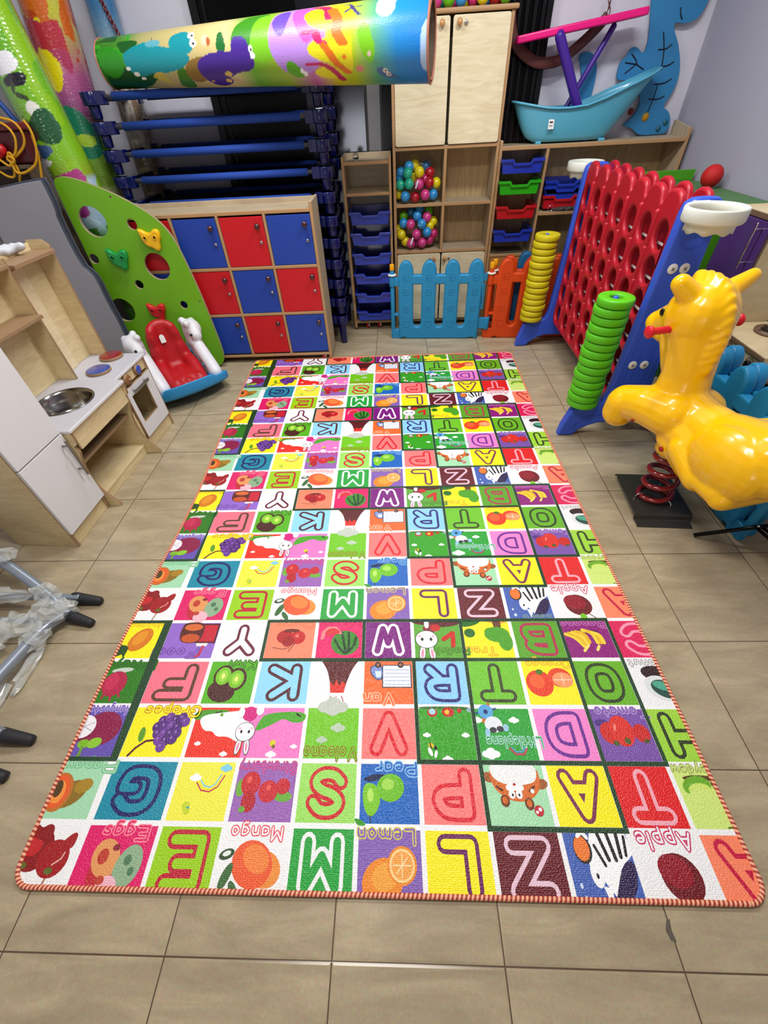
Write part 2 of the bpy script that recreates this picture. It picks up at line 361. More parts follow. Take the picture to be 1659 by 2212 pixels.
def cell_elements(els, bg):
    """els in photo orientation, unit cell; returns [(color, [polys], layer)]"""
    out = []; lay = 1
    for e in els:
        k = e[0]
        if k == 'e':
            _, c, cx, cy, rx, ry = e[:6]; rot = e[6] if len(e) > 6 else 0
            out.append((c, [[(cx+x/CW, cy+y/CH) for x, y in circle(0, 0, rx*CW, ry*CW, 20, rot)]], lay)); lay += 1
        elif k == 'p': out.append((e[1], [e[2]], lay)); lay += 1
        elif k == 'b': out.append((e[1], [chaikin(e[2], 2, True)], lay)); lay += 1
        elif k == 's':
            q = [(x*CW, y*CH) for x, y in e[3]]; out.append((e[1], [[(x/CW, y/CH) for x, y in P] for P in stroke_polys(q, e[2]*CW, 8)], lay)); lay += 1
        elif k in 'tL':
            if k == 't': _, col, txt, cx, cy, size, fill = (e+(None,))[:7]; ow, iw, gap, sx = .34, .15, .40, 1.0
            else: _, col, txt = e[:3]; cx, cy, size, fill = .5, .5, .57, None; ow, iw, gap, sx = .47, .24, 0, 1.0
            fill = fill or bg; S = size*CH; xs = 0; strokes = []
            if k == 't': S *= .9
            for ch in txt:
                g, w = glyph(ch)
                strokes.append([[((xs+x*sx)*S, y*S) for x, y in p] for p in g])
                xs += w*sx+gap
            tot = (xs-gap)*S
            if k == 't' and len(e) > 7: pass
            mx = .94*CW
            f = min(1, mx/(tot+.3*S)); 
            def mp(p): return (cx-((p[0]-tot/2)*f)/CW, cy-((p[1]-S/2))/CH)
            for col_, ww in ((col, ow), (fill, iw)):
                for grp_ in strokes: out.append((col_, [[mp(p) for p in P] for st in grp_ for P in stroke_polys(st, ww*S, 6 if k == 't' else 10)], lay))
                lay += 1
    return [(c, union(p), l) for c, p, l in out]
def bunny(cx, cy, s, up=-1):
    W, P = '#ffffff', '#222222'
    return [('e', P, cx-.12*s, cy-.42*s, .085*s, .22*s, -.12), ('e', W, cx-.12*s, cy-.42*s, .07*s, .2*s, -.12), ('e', '#f59ab5', cx-.12*s, cy-.44*s, .035*s, .12*s, -.12),
            ('e', P, cx+.12*s, cy-.42*s, .085*s, .22*s, .12), ('e', W, cx+.12*s, cy-.42*s, .07*s, .2*s, .12), ('e', '#f59ab5', cx+.12*s, cy-.44*s, .035*s, .12*s, .12),
            ('e', P, cx, cy, .285*s, .25*s), ('e', W, cx, cy, .27*s, .235*s), ('e', P, cx-.11*s, cy+.0*s, .035*s, .045*s), ('e', P, cx+.11*s, cy+.0*s, .035*s, .045*s),
            ('e', '#f7b0c4', cx-.17*s, cy+.1*s, .04*s, .025*s), ('e', '#f7b0c4', cx+.17*s, cy+.1*s, .04*s, .025*s)]
def cloud(cx, cy, s, c='#ffffff'): return [('e', c, cx-.5*s, cy, .5*s, .35*s), ('e', c, cx+.5*s, cy, .5*s, .35*s), ('e', c, cx, cy+.15*s, .55*s, .5*s), ('e', c, cx, cy-.15*s, .5*s, .4*s)]
grp = []
for i, (x, y) in enumerate([(.52, .7), (.62, .76), (.72, .72), (.82, .76), (.88, .68), (.46, .58), (.57, .6), (.68, .6), (.78, .58), (.5, .46), (.6, .46), (.7, .46), (.8, .47), (.55, .34), (.66, .33), (.76, .36), (.62, .22)]):
    grp += [('e', ['#54207c', '#6d3596', '#45186a'][i % 3], x, y, .075, .085), ('e', '#8d62b4', x-.02, y+.02, .02, .025)]
CELLS = {
 (0, 0): ('#f4f4f4', [('s', '#b5886c', .03, [(.32, .42), (.12, .0)]), ('s', '#b5886c', .03, [(.72, .4), (.66, .0)]), ('e', '#8c0a10', .38, .62, .26, .26), ('e', '#a30f16', .7, .5, .22, .22), ('e', '#c41f22', .34, .66, .13, .12), ('b', '#8c0a10', [(.2, .8), (.28, .98), (.36, .9), (.46, .98), (.56, .92), (.56, .7)]), ('b', '#a30f16', [(.7, .66), (.86, .86), (.95, .84), (.92, .6)]), ('s', '#e8b0a8', .02, [(.72, .42), (.82, .5), (.84, .58)]), ('e', '#5f6a20', .3, .4, .06, .04), ('e', '#5f6a20', .7, .34, .06, .04)]),
 (1, 0): ('#e01266', [('t', '#ff8f9c', 'Eggs', .55, .86, .21), ('e', '#c22234', .42, .3, .19, .24, .3), ('e', '#e59a5a', .4, .52, .18, .23, .4), ('e', '#c03a28', .36, .54, .07, .09), ('e', '#8c2030', .5, .66, .05, .04), ('e', '#8fb08a', .72, .42, .17, .25, -.2), ('e', '#4d7a55', .7, .5, .05, .06), ('e', '#4d7a55', .78, .36, .04, .05), ('e', '#f3b8c6', .52, .14, .14, .14), ('e', '#c03a28', .42, .24, .06, .05)]),
 (2, 0): ('#9bd000', [('L', '#c01530', 'E')]),
 (3, 0): ('#f4f4f4', [('t', '#e8304a', 'Mango', .5, .88, .2), ('e', '#f0903a', .68, .42, .24, .2, -.4), ('e', '#ee5a2a', .5, .48, .3, .26, -.5), ('e', '#f5843a', .55, .55, .2, .15, -.5), ('e', '#2c4a26', .12, .6, .11, .06, .3), ('e', '#3c6a34', .16, .32, .06, .16, -.4), ('e', '#e8efe6', .12, .61, .06, .03, .3), ('e', '#3c6a34', .3, .15, .05, .12, .6)]),
 (4, 0): ('#1fa43a', [('L', '#f4f4f4', 'M')]),
 (5, 0): ('#8560b4', [('t', '#d9cf4a', 'Lemon', .45, .87, .22), ('e', '#f08a1e', .4, .3, .3, .25, .3), ('e', '#f6a63a', .44, .36, .2, .15, .3), ('e', '#ee8b22', .68, .5, .215, .215), ('e', '#ffd690', .68, .5, .185, .185), ('e', '#f5a54a', .68, .5, .155, .155), ('s', '#ffe0a8', .015, [(.55, .5), (.81, .5)]), ('s', '#ffe0a8', .015, [(.68, .35), (.68, .65)]), ('s', '#ffe0a8', .015, [(.6, .4), (.76, .6)])]),
 (6, 0): ('#fbee0c', [('L', '#6a1a58', 'L')]),
 (7, 0): ('#66101c', [('L', '#e8c4d4', 'Z')]),
 (8, 0): ('#4462b4', [('p', '#ffffff', [(.45, 1), (.95, .98), (.98, .7), (.75, .5), (.6, .15), (.45, .4), (.3, .6)]), ('s', '#161616', .05, [(.55, .95), (.62, .62)]), ('s', '#161616', .05, [(.68, .97), (.72, .62)]), ('s', '#161616', .05, [(.82, .96), (.8, .66)]), ('s', '#161616', .04, [(.92, .92), (.88, .68)]), ('s', '#161616', .04, [(.46, .8), (.55, .55)]), ('b', '#2a1a4a', [(.98, .62), (.8, .6), (.55, .12), (.52, .05), (.75, .1), (.92, .3)]), ('e', '#161616', .28, .75, .13, .16), ('e', '#f07a2a', .27, .76, .11, .14), ('e', '#ffffff', .4, .45, .09, .15), ('e', '#161616', .4, .42, .02, .03), ('s', '#ffffff', .05, [(.25, .92), (.32, .98), (.38, .9)]), ('p', '#ffffff', [(.44, .3), (.56, .28), (.5, .02)]), ('t', '#8aa890', 'zebra', .62, .05, .17), ('e', '#cfe0f5', .14, .3, .02, .03), ('e', '#cfe0f5', .17, .14, .03, .04)]),
 (9, 0): ('#f4f4f4', [('t', '#cf1a5a', 'Apple', .5, .87, .24), ('e', '#6f0f18', .56, .42, .28, .26, -.3), ('e', '#931224', .5, .5, .23, .18, -.2), ('s', '#7a2a2a', .02, [(.72, .16), (.82, .05)]), ('e', '#78c81e', .58, .07, .07, .09)]),
 (10, 0): ('#ff8862', [('L', '#c81440', 'A')]),
 (0, 1): ('#a4dab0', [('t', '#6fb886', 'Papaya', .62, .87, .21), ('e', '#8a6a14', .55, .42, .26, .17, .5), ('e', '#a8821e', .72, .55, .14, .1, .3), ('e', '#c07020', .36, .45, .21, .27, .1), ('e', '#e85a1e', .35, .46, .17, .23, .1), ('e', '#f5923a', .35, .45, .11, .16, .1), ('e', '#4f3a12', .33, .5, .07, .12, .1)]),
 (1, 1): ('#0b8ba4', [('L', '#151a60', 'G')]),
 (2, 1): ('#f3ee44', [('s', '#c41e50', .02, [(.38, .62), (.48, .5), (.62, .48), (.74, .56), (.82, .74)]), ('s', '#ffe000', .02, [(.41, .64), (.5, .53), (.62, .51), (.72, .59), (.79, .75)]), ('s', '#7cc8ee', .02, [(.44, .66), (.52, .57), (.62, .55), (.7, .61), (.76, .76)])]+cloud(.34, .7, .1)+cloud(.82, .86, .1, '#7fd0ee')+[('e', '#c8d81e', .3, .26, .06, .06), ('e', '#4aa0b0', .34, .22, .03, .03), ('e', '#c8d81e', .33, .18, .05, .04)]),
 (3, 1): ('#9a62b4', [('t', '#e0206c', 'Strawberry', .5, .88, .2), ('e', '#6cae3a', .12, .55, .07, .12), ('e', '#6cae3a', .8, .42, .14, .07), ('e', '#c8202a', .27, .62, .15, .17), ('e', '#b81824', .28, .34, .11, .14), ('e', '#cc2430', .56, .5, .15, .15), ('e', '#c8202a', .78, .58, .11, .11), ('e', '#e85a50', .24, .68, .04, .05), ('e', '#e85a50', .56, .56, .04, .04), ('e', '#6cae3a', .2, .22, .05, .04)]),
 (4, 1): ('#9fe062', [('L', '#d01c24', 'S')]),
 (5, 1): ('#1765be', [('t', '#8fc4ee', 'Pear', .62, .88, .23), ('b', '#10204a', [(.05, .7), (.2, .66), (.4, .72), (.5, .74), (.4, .8), (.2, .78)]), ('b', '#7cc81e', [(.08, .6), (.16, .66), (.3, .62), (.38, .4), (.28, .16), (.16, .14), (.08, .34)]), ('e', '#6fc01a', .52, .58, .22, .19, .1), ('e', '#a4dc50', .48, .63, .1, .08), ('e', '#b8e860', .2, .46, .05, .09), ('s', '#2a2a12', .015, [(.2, .15), (.21, .06)]), ('b', '#3a9a20', [(-.06, .12), (.06, .1), (.16, .02), (.02, .0)])]),
 (6, 1): ('#ff7f7c', [('L', '#dc1a2c', 'P')]),
 (7, 1): ('#a6e0b0', [('e', '#a0561c', .1, .76, .1, .07, -.3), ('e', '#a0561c', .9, .66, .1, .07, .2), ('b', '#d8691c', [(.12, 1), (.88, 1), (.9, .62), (.72, .42), (.5, .38), (.3, .44), (.12, .64)]), ('b', '#f4f6f4', [(.12, 1.02), (.86, 1.02), (.86, .72), (.66, .64), (.34, .64), (.14, .76)]), ('e', '#6f3410', .3, .4, .07, .08), ('e', '#d8691c', .3, .41, .04, .05), ('e', '#6f3410', .66, .36, .07, .08), ('e', '#d8691c', .66, .37, .04, .05), ('e', '#ffffff', .42, .6, .08, .05), ('e', '#ffffff', .54, .6, .08, .05), ('e', '#ffffff', .42, .5, .05, .06), ('e', '#ffffff', .53, .5, .05, .06), ('e', '#111111', .43, .49, .015, .02), ('e', '#111111', .53, .49, .015, .02), ('e', '#c01818', .48, .65, .025, .018), ('s', '#5a2a0c', .03, [(.2, .62), (.28, .56)]), ('s', '#5a2a0c', .03, [(.78, .62), (.7, .55)]), ('e', '#ffffff', .74, .55, .03, .03), ('e', '#c41e2a', .78, .26, .07, .07), ('e', '#ffffff', .8, .28, .025, .025), ('e', '#ffffff', .75, .24, .02, .02)]),
 (8, 1): ('#fdf006', [('L', '#7c2a50', 'A')]),
 (9, 1): ('#e21a1c', [('L', '#f4aab8', 'T')]),
 (10, 1): ('#d2ea7c', [('t', '#8f9a50', 'Honeydew', .5, .9, .19), ('b', '#6a4812', [(.5, .8), (1.0, .84), (1.1, .3), (.9, .1), (.7, .2), (.6, .5)]), ('e', '#59400e', .4, .78, .25, .04), ('e', '#6cae1e', .32, .66, .22, .13, .2), ('e', '#cfe86a', .34, .6, .17, .09, .1), ('e', '#d2ea7c', .33, .5, .2, .1, .1), ('s', '#58741e', .02, [(.5, .06), (.85, .1)])]),
 (0, 2): ('#6650ae', [('t', '#c0b0e4', 'Mangosteen', .55, .9, .19), ('e', '#8c1044', .62, .55, .33, .28, .1), ('e', '#7a0c3c', .25, .55, .25, .22), ('e', '#f2eef2', .3, .58, .2, .19), ('s', '#b0a0b4', .012, [(.15, .5), (.46, .66)]), ('s', '#b0a0b4', .012, [(.3, .4), (.3, .76)]), ('s', '#b0a0b4', .012, [(.14, .66), (.46, .5)]), ('e', '#7cb81e', .42, .26, .1, .07), ('e', '#8cc82a', .6, .28, .12, .08, .3), ('s', '#6c9a2a', .05, [(.42, .2), (.42, .06)])]),
 (1, 2): ('#fbef0c', [('t', '#c88a10', 'Grapes', .62, .88, .22), ('s', '#5a1424', .035, [(.16, .06), (.24, .2), (.36, .32), (.5, .34)]), ('e', '#5a9a20', .26, .44, .05, .12, .1)]+grp),
 (2, 2): ('#ee2d16', [('b', '#4a9a1e', [(.0, .92), (.0, .7), (.2, .74), (.5, .84), (.7, .92)]), ('b', '#ffffff', [(.1, .72), (.2, .82), (.5, .86), (.8, .9), (1.02, .9), (1.02, .34), (.9, .3), (.7, .42), (.5, .4), (.4, .52), (.25, .5)]), ('s', '#2a1a10', .02, [(.38, .86), (.48, .88)]), ('e', '#66a820', .5, .82, .03, .03)]+cloud(.2, .28, .06)+cloud(.7, .1, .07)),
 (3, 2): ('#f77cc6', [('b', '#4aa81e', [(.15, .5), (.3, .56), (.5, .68), (.62, .76), (.8, .66), (1.0, .7), (1.0, .9), (.3, .86), (.2, .7)]), ('e', '#d8d018', .5, .3, .05, .05), ('e', '#7a6a10', .52, .24, .03, .03)]+cloud(.5, .1, .09)+cloud(.86, .24, .06)+[('s', '#2a1a10', .03, [(.84, .84), (.9, .8)])]),
 (4, 2): ('#74c810', [('t', '#94640e', 'Volcano', .5, .12, .24)]+cloud(.48, .98, .28, '#c4ccc0')+cloud(.6, .58, .13, '#bcd0b4')+cloud(.33, .36, .1, '#bcd0b4')),
 (5, 2): ('#ff7c78', [('L', '#de1a28', 'V')]),
 (6, 2): ('#2fa006', [('b', '#2a6a10', [(0, 1), (1, 1), (.9, .92), (.5, .95), (.1, .94)]), ('e', '#c01e14', .28, .88, .09, .07), ('e', '#a8d8e0', .28, .9, .06, .05), ('e', '#c41a10', .56, .89, .11, .08), ('e', '#f4c020', .54, .89, .04, .04), ('e', '#c41a10', .76, .92, .04, .04), ('e', '#8fb0b8', .93, .93, .04, .04)]+cloud(.16, .46, .07)+cloud(.82, .46, .07)+cloud(.48, .04, .09)+[('e', '#e8c81a', .22, .28, .05, .035, -.4), ('s', '#181818', .02, [(.2, .32), (.22, .24)]), ('e', '#181818', .29, .24, .025, .03), ('e', '#ffffff', .2, .17, .03, .07, .4), ('e', '#ffffff', .29, .13, .025, .06, -.3)]),
 (7, 2): ('#22a22e', cloud(.06, .74, .09)+cloud(.68, .74, .09)+cloud(.2, .14, .15)+[('s', '#2a5a8a', .03, [(.0, .86), (.4, .96)]), ('s', '#d0702a', .06, [(.16, .72), (.28, 1.04)]), ('e', '#58a8dc', .22, .9, .13, .12), ('e', '#2a3a7a', .22, .9, .04, .04), ('e', '#e8eef4', .32, .66, .15, .13), ('e', '#9ccbe6', .2, .5, .04, .08), ('e', '#9ccbe6', .52, .6, .05, .06), ('e', '#3a3a44', .3, .56, .06, .045), ('e', '#3a3a44', .42, .58, .06, .045), ('s', '#c04a5a', .03, [(.52, .24), (.6, .14), (.74, .14), (.8, .24)]), ('s', '#58a8dc', .02, [(.56, .25), (.62, .18), (.72, .18), (.77, .25)]), ('t', '#bfe6ea', 'Littleplane', .62, .34, .2)]),
 (8, 2): ('#f585cc', [('L', '#6c2492', 'D')]),
 (9, 2): ('#7a50a8', [('t', '#b89cd8', 'Tomato', .6, .9, .2), ('e', '#4c2a80', .18, .7, .12, .06), ('e', '#d02018', .28, .52, .17, .17), ('e', '#dc2a1e', .48, .56, .2, .24), ('e', '#cc1e18', .8, .52, .14, .14), ('e', '#f08a78', .38, .62, .02, .06, -.3), ('e', '#4a5a1e', .52, .38, .05, .05), ('e', '#4a5a1e', .32, .34, .05, .04), ('e', '#4a5a1e', .84, .38, .05, .03)]),
 (10, 2): ('#a0d63a', [('L', '#2a3a14', 'H')]),
 (0, 3): ('#2b7a10', [('t', '#1f5c0c', 'Pitaya', .62, .88, .22), ('e', '#c4d0c0', .55, .76, .2, .05, .1), ('e', '#b41844', .5, .46, .22, .24), ('e', '#c82852', .44, .5, .12, .16), ('s', '#b41844', .04, [(.4, .3), (.38, .14)]), ('s', '#b41844', .04, [(.52, .26), (.54, .1)]), ('s', '#b41844', .04, [(.62, .32), (.68, .18)])]),
 (1, 3): ('#f97488', [('L', '#5c3a20', 'F')]),
 (2, 3): ('#55b40c', [('t', '#2c5c0c', 'Kiwi', .66, .88, .22), ('e', '#46160e', .36, .3, .27, .2, -.2), ('e', '#46160e', .34, .62, .2, .22), ('e', '#46160e', .6, .56, .2, .22), ('e', '#78c41e', .33, .63, .15, .17), ('e', '#78c41e', .6, .56, .15, .17), ('e', '#9ad83a', .33, .63, .09, .11), ('e', '#9ad83a', .6, .56, .09, .11), ('e', '#f0f080', .33, .63, .035, .05), ('e', '#f0f080', .6, .56, .035, .05)]),
 (3, 3): ('#92d8fc', [('L', '#501420', 'K')]),
 (4, 3): ('#f4f4f4', [('b', '#5c1414', [(.12, 1.04), (.3, .8), (.38, .5), (.4, .28), (.66, .28), (.7, .5), (.8, .8), (.96, 1.04)]), ('p', '#dc3020', [(.38, .52), (.46, .42), (.5, .56), (.56, .42), (.62, .52), (.68, .46), (.66, .27), (.4, .27)]), ('s', '#b83030', .015, [(.42, .2), (.38, .08)]), ('s', '#b83030', .015, [(.52, .2), (.52, .08)]), ('s', '#b83030', .015, [(.62, .2), (.66, .1)])]),
 (5, 3): ('#fb6a28', [('t', '#ffc0a0', 'Van', .32, .14, .25), ('p', '#31435e', [(.38, .88), (.94, .88), (.94, .38), (.38, .38)]), ('p', '#f0f3fa', [(.4, .86), (.92, .86), (.92, .4), (.4, .4)]), ('b', '#31435e', [(.16, .88), (.4, .88), (.4, .54), (.26, .54), (.14, .7)]), ('b', '#8494d4', [(.18, .86), (.38, .86), (.38, .56), (.27, .56), (.16, .71)]), ('p', '#d4e8fa', [(.24, .74), (.36, .74), (.36, .6), (.27, .6)]), ('e', '#2a2a2a', .3, .88, .06, .06), ('e', '#a86a50', .3, .88, .03, .03), ('e', '#2a2a2a', .74, .88, .06, .06), ('e', '#a86a50', .74, .88, .03, .03)]+[('s', '#b4c4dc', .012, [(.43, y), (.9, y)]) for y in (.45, .53, .61, .69, .77)]),
 (6, 3): ('#8fd0fa', [('L', '#2a2474', 'R')]),
 (7, 3): ('#70c420', [('L', '#33400e', 'T')]),
 (8, 3): ('#fdee04', [('t', '#e89420', 'Orange', .55, .9, .19), ('e', '#e83a14', .3, .48, .25, .24), ('e', '#f4602a', .26, .52, .14, .13), ('e', '#e8441a', .7, .6, .22, .18), ('e', '#fb9a64', .74, .55, .19, .14), ('s', '#fff0d0', .012, [(.58, .55), (.9, .55)]), ('s', '#fff0d0', .012, [(.74, .45), (.74, .66)]), ('e', '#4a7a14', .34, .72, .07, .05)]),
 (9, 3): ('#68b418', [('L', '#2a3c10', 'O')]),
 (10, 3): ('#f2f2f4', [('t', '#8a8a84', 'Coconut', .55, .9, .18), ('e', '#2a0c14', .55, .66, .32, .16, -.2), ('e', '#2a0c14', .75, .5, .2, .2), ('e', '#dfe4e2', .5, .38, .3, .22, -.3), ('e', '#1c4a40', .54, .36, .24, .16, -.3), ('e', '#4aa88a', .52, .42, .18, .08, -.3)]),
 (0, 4): ('#fdee04', [('t', '#e8a010', 'pineapple', .55, .9, .18), ('e', '#d87a0c', .62, .52, .2, .28, -.5), ('e', '#e8941e', .6, .56, .11, .18, -.5), ('p', '#1c4a18', [(.4, .36), (.1, .42), (.26, .3), (.06, .22), (.28, .2), (.22, .04), (.38, .14), (.44, .04), (.46, .3)])]),
 (1, 4): ('#9468cc', [('t', '#6a3a9c', 'Food', .34, .17, .24), ('p', '#4a0c10', [(.6, .94), (.96, .94), (.96, .42), (.6, .42)]), ('p', '#c81830', [(.64, .9), (.93, .9), (.93, .46), (.64, .46)]), ('b', '#5a1810', [(.3, .98), (.66, .98), (.7, .74), (.66, .42), (.34, .42), (.26, .6), (.26, .84)]), ('e', '#d8692c', .48, .84, .17, .08), ('e', '#5a1810', .48, .7, .18, .04), ('e', '#c8501c', .48, .55, .17, .1), ('p', '#f0e8e4', [(.62, .42), (.84, .42), (.82, .34), (.64, .34)]), ('s', '#d02a40', .04, [(.76, .34), (.74, .12), (.68, .08)])]),
 (2, 4): ('#f4f4f6', [('L', '#6a1430', 'Y')]),
 (3, 4): ('#ff8866', [('t', '#e87048', 'Cherry', .55, .9, .18), ('e', '#b41418', .38, .58, .16, .15), ('e', '#c41a1c', .64, .56, .15, .15), ('e', '#a01014', .46, .46, .12, .12), ('e', '#f07060', .62, .6, .04, .04), ('s', '#6a2a18', .014, [(.18, .3), (.38, .26), (.5, .3)]), ('s', '#6a2a18', .014, [(.5, .2), (.6, .42)]), ('e', '#702018', .5, .74, .16, .04)]),
 (4, 4): ('#e40c66', [('t', '#c41a5c', 'Watermelon', .5, .9, .18), ('e', '#3a8a24', .62, .42, .29, .27), ('s', '#143c14', .05, [(.4, .5), (.5, .3), (.6, .18)]), ('s', '#143c14', .05, [(.54, .68), (.6, .4), (.64, .16)]), ('s', '#143c14', .05, [(.68, .68), (.7, .4), (.68, .18)]), ('s', '#143c14', .05, [(.84, .56), (.8, .34), (.7, .2)]), ('p', '#e8888c', [(.1, .5), (.16, .5), (.2, .66), (.56, .64), (.42, .84), (.24, .84), (.12, .72)]), ('b', '#d82a38', [(.15, .58), (.54, .65), (.42, .8), (.24, .8)])]),
 (5, 4): ('#7c0c7c', [('L', '#f6ecf4', 'W')]),
 (6, 4): ('#5ca82a', [('b', '#5a1414', [(0, 1.02), (1, 1.02), (1, .88), (.6, .8), (.3, .86), (0, .92)]), ('e', '#8a1a2c', .36, .78, .14, .1), ('e', '#f4f4f4', .3, .9, .05, .1), ('e', '#c81c1c', .48, .8, .1, .08)]+bunny(.28, .5, .8)+[('s', '#cc1e14', .09, [(.62, .5), (.82, .66), (.8, .34)]), ('t', '#467a24', 'Radish', .76, .2, .17)]),
 (7, 4): ('#fdee04', [('b', '#1c6a14', [(0, 1), (0, .8), (.3, .86), (.45, 1)]), ('e', '#1f6a1a', .16, .66, .11, .1), ('b', '#f0a040', [(.4, 1.02), (1, 1.02), (.9, .9), (.6, .92)]), ('p', '#6a3a14', [(.64, 1), (.82, 1), (.8, .7), (.68, .7)]), ('e', '#4aa012', .7, .62, .25, .17), ('e', '#4aa012', .84, .44, .14, .2), ('e', '#4aa012', .58, .68, .12, .1), ('t', '#e89018', 'Tree', .34, .2, .2)]),
 (8, 4): ('#5aa41c', [('L', '#b42a50', 'B')]),
 (9, 4): ('#8e0e78', [('t', '#c878bc', 'Banana', .5, .88, .2), ('e', '#3a0c34', .45, .68, .3, .04)]+[('s', '#e8b818' if i % 2 else '#f6d43a', .075, chaikin([(.08+.07*i, .62+.02*i), (.25+.07*i, .54+.03*i), (.38+.04*i, .3+.04*i)], 2)) for i in range(4)]+[('s', '#e8b818' if i % 2 else '#f6d43a', .075, chaikin([(.44+.08*i, .72-.03*i), (.62+.07*i, .66-.03*i), (.66+.06*i, .4)], 2)) for i in range(3)]+[('s', '#fbe070', .05, [(.34, .2), (.46, .34)]), ('s', '#fbe070', .05, [(.6, .22), (.66, .32)])]),
 (10, 4): ('#de1556', [('L', '#f79ab4', 'C')]),
}
# one rabbit sits across the boundary of the red and the pink square
COLX = [-1.087, -.895, -.687, -.507, -.318, -.139, .041, .2225, .4055, .584, .7615, .945]
ROWY = [.03, .19, .348, .508, .667, .822, .974, 1.126, 1.279, 1.431, 1.583, 1.738, 1.894, 2.049, 2.205, 2.360, 2.515, 2.671, 2.826, 2.981, 3.137]
MX0, MX1, MY0, MY1 = -1.034, .866, .056, 3.092
def mat_warp(x, y):
    t = (y-.2); l = -.018*t
    if t > 2.0: l += .028*(t-2.0) if x > .5 else (-.004*(t-2) if x < -.8 else .008*(t-2))
    if x < -.9: l += -.022*math.sin(min(1, max(0, y/.9))*PI/2)+.03*math.exp(-((y-1.5)/.5)**2)
    return x+l, y
def clip_poly(P, C):
    n = len(C)
    for i in range(n):
        (ax, ay), (bx, by) = C[i], C[(i+1) % n]; out = []; m = len(P)
        if not m: return P
        for j in range(m):
            p, q = P[j], P[(j+1) % m]
            dp = (bx-ax)*(p[1]-ay)-(by-ay)*(p[0]-ax); dq = (bx-ax)*(q[1]-ay)-(by-ay)*(q[0]-ax)
            if dp >= 0: out.append(p)
            if (dp >= 0) != (dq >= 0):
                t = dp/(dp-dq); out.append((p[0]+(q[0]-p[0])*t, p[1]+(q[1]-p[1])*t))
        P = out
    return P
MAT_TOP = .0085
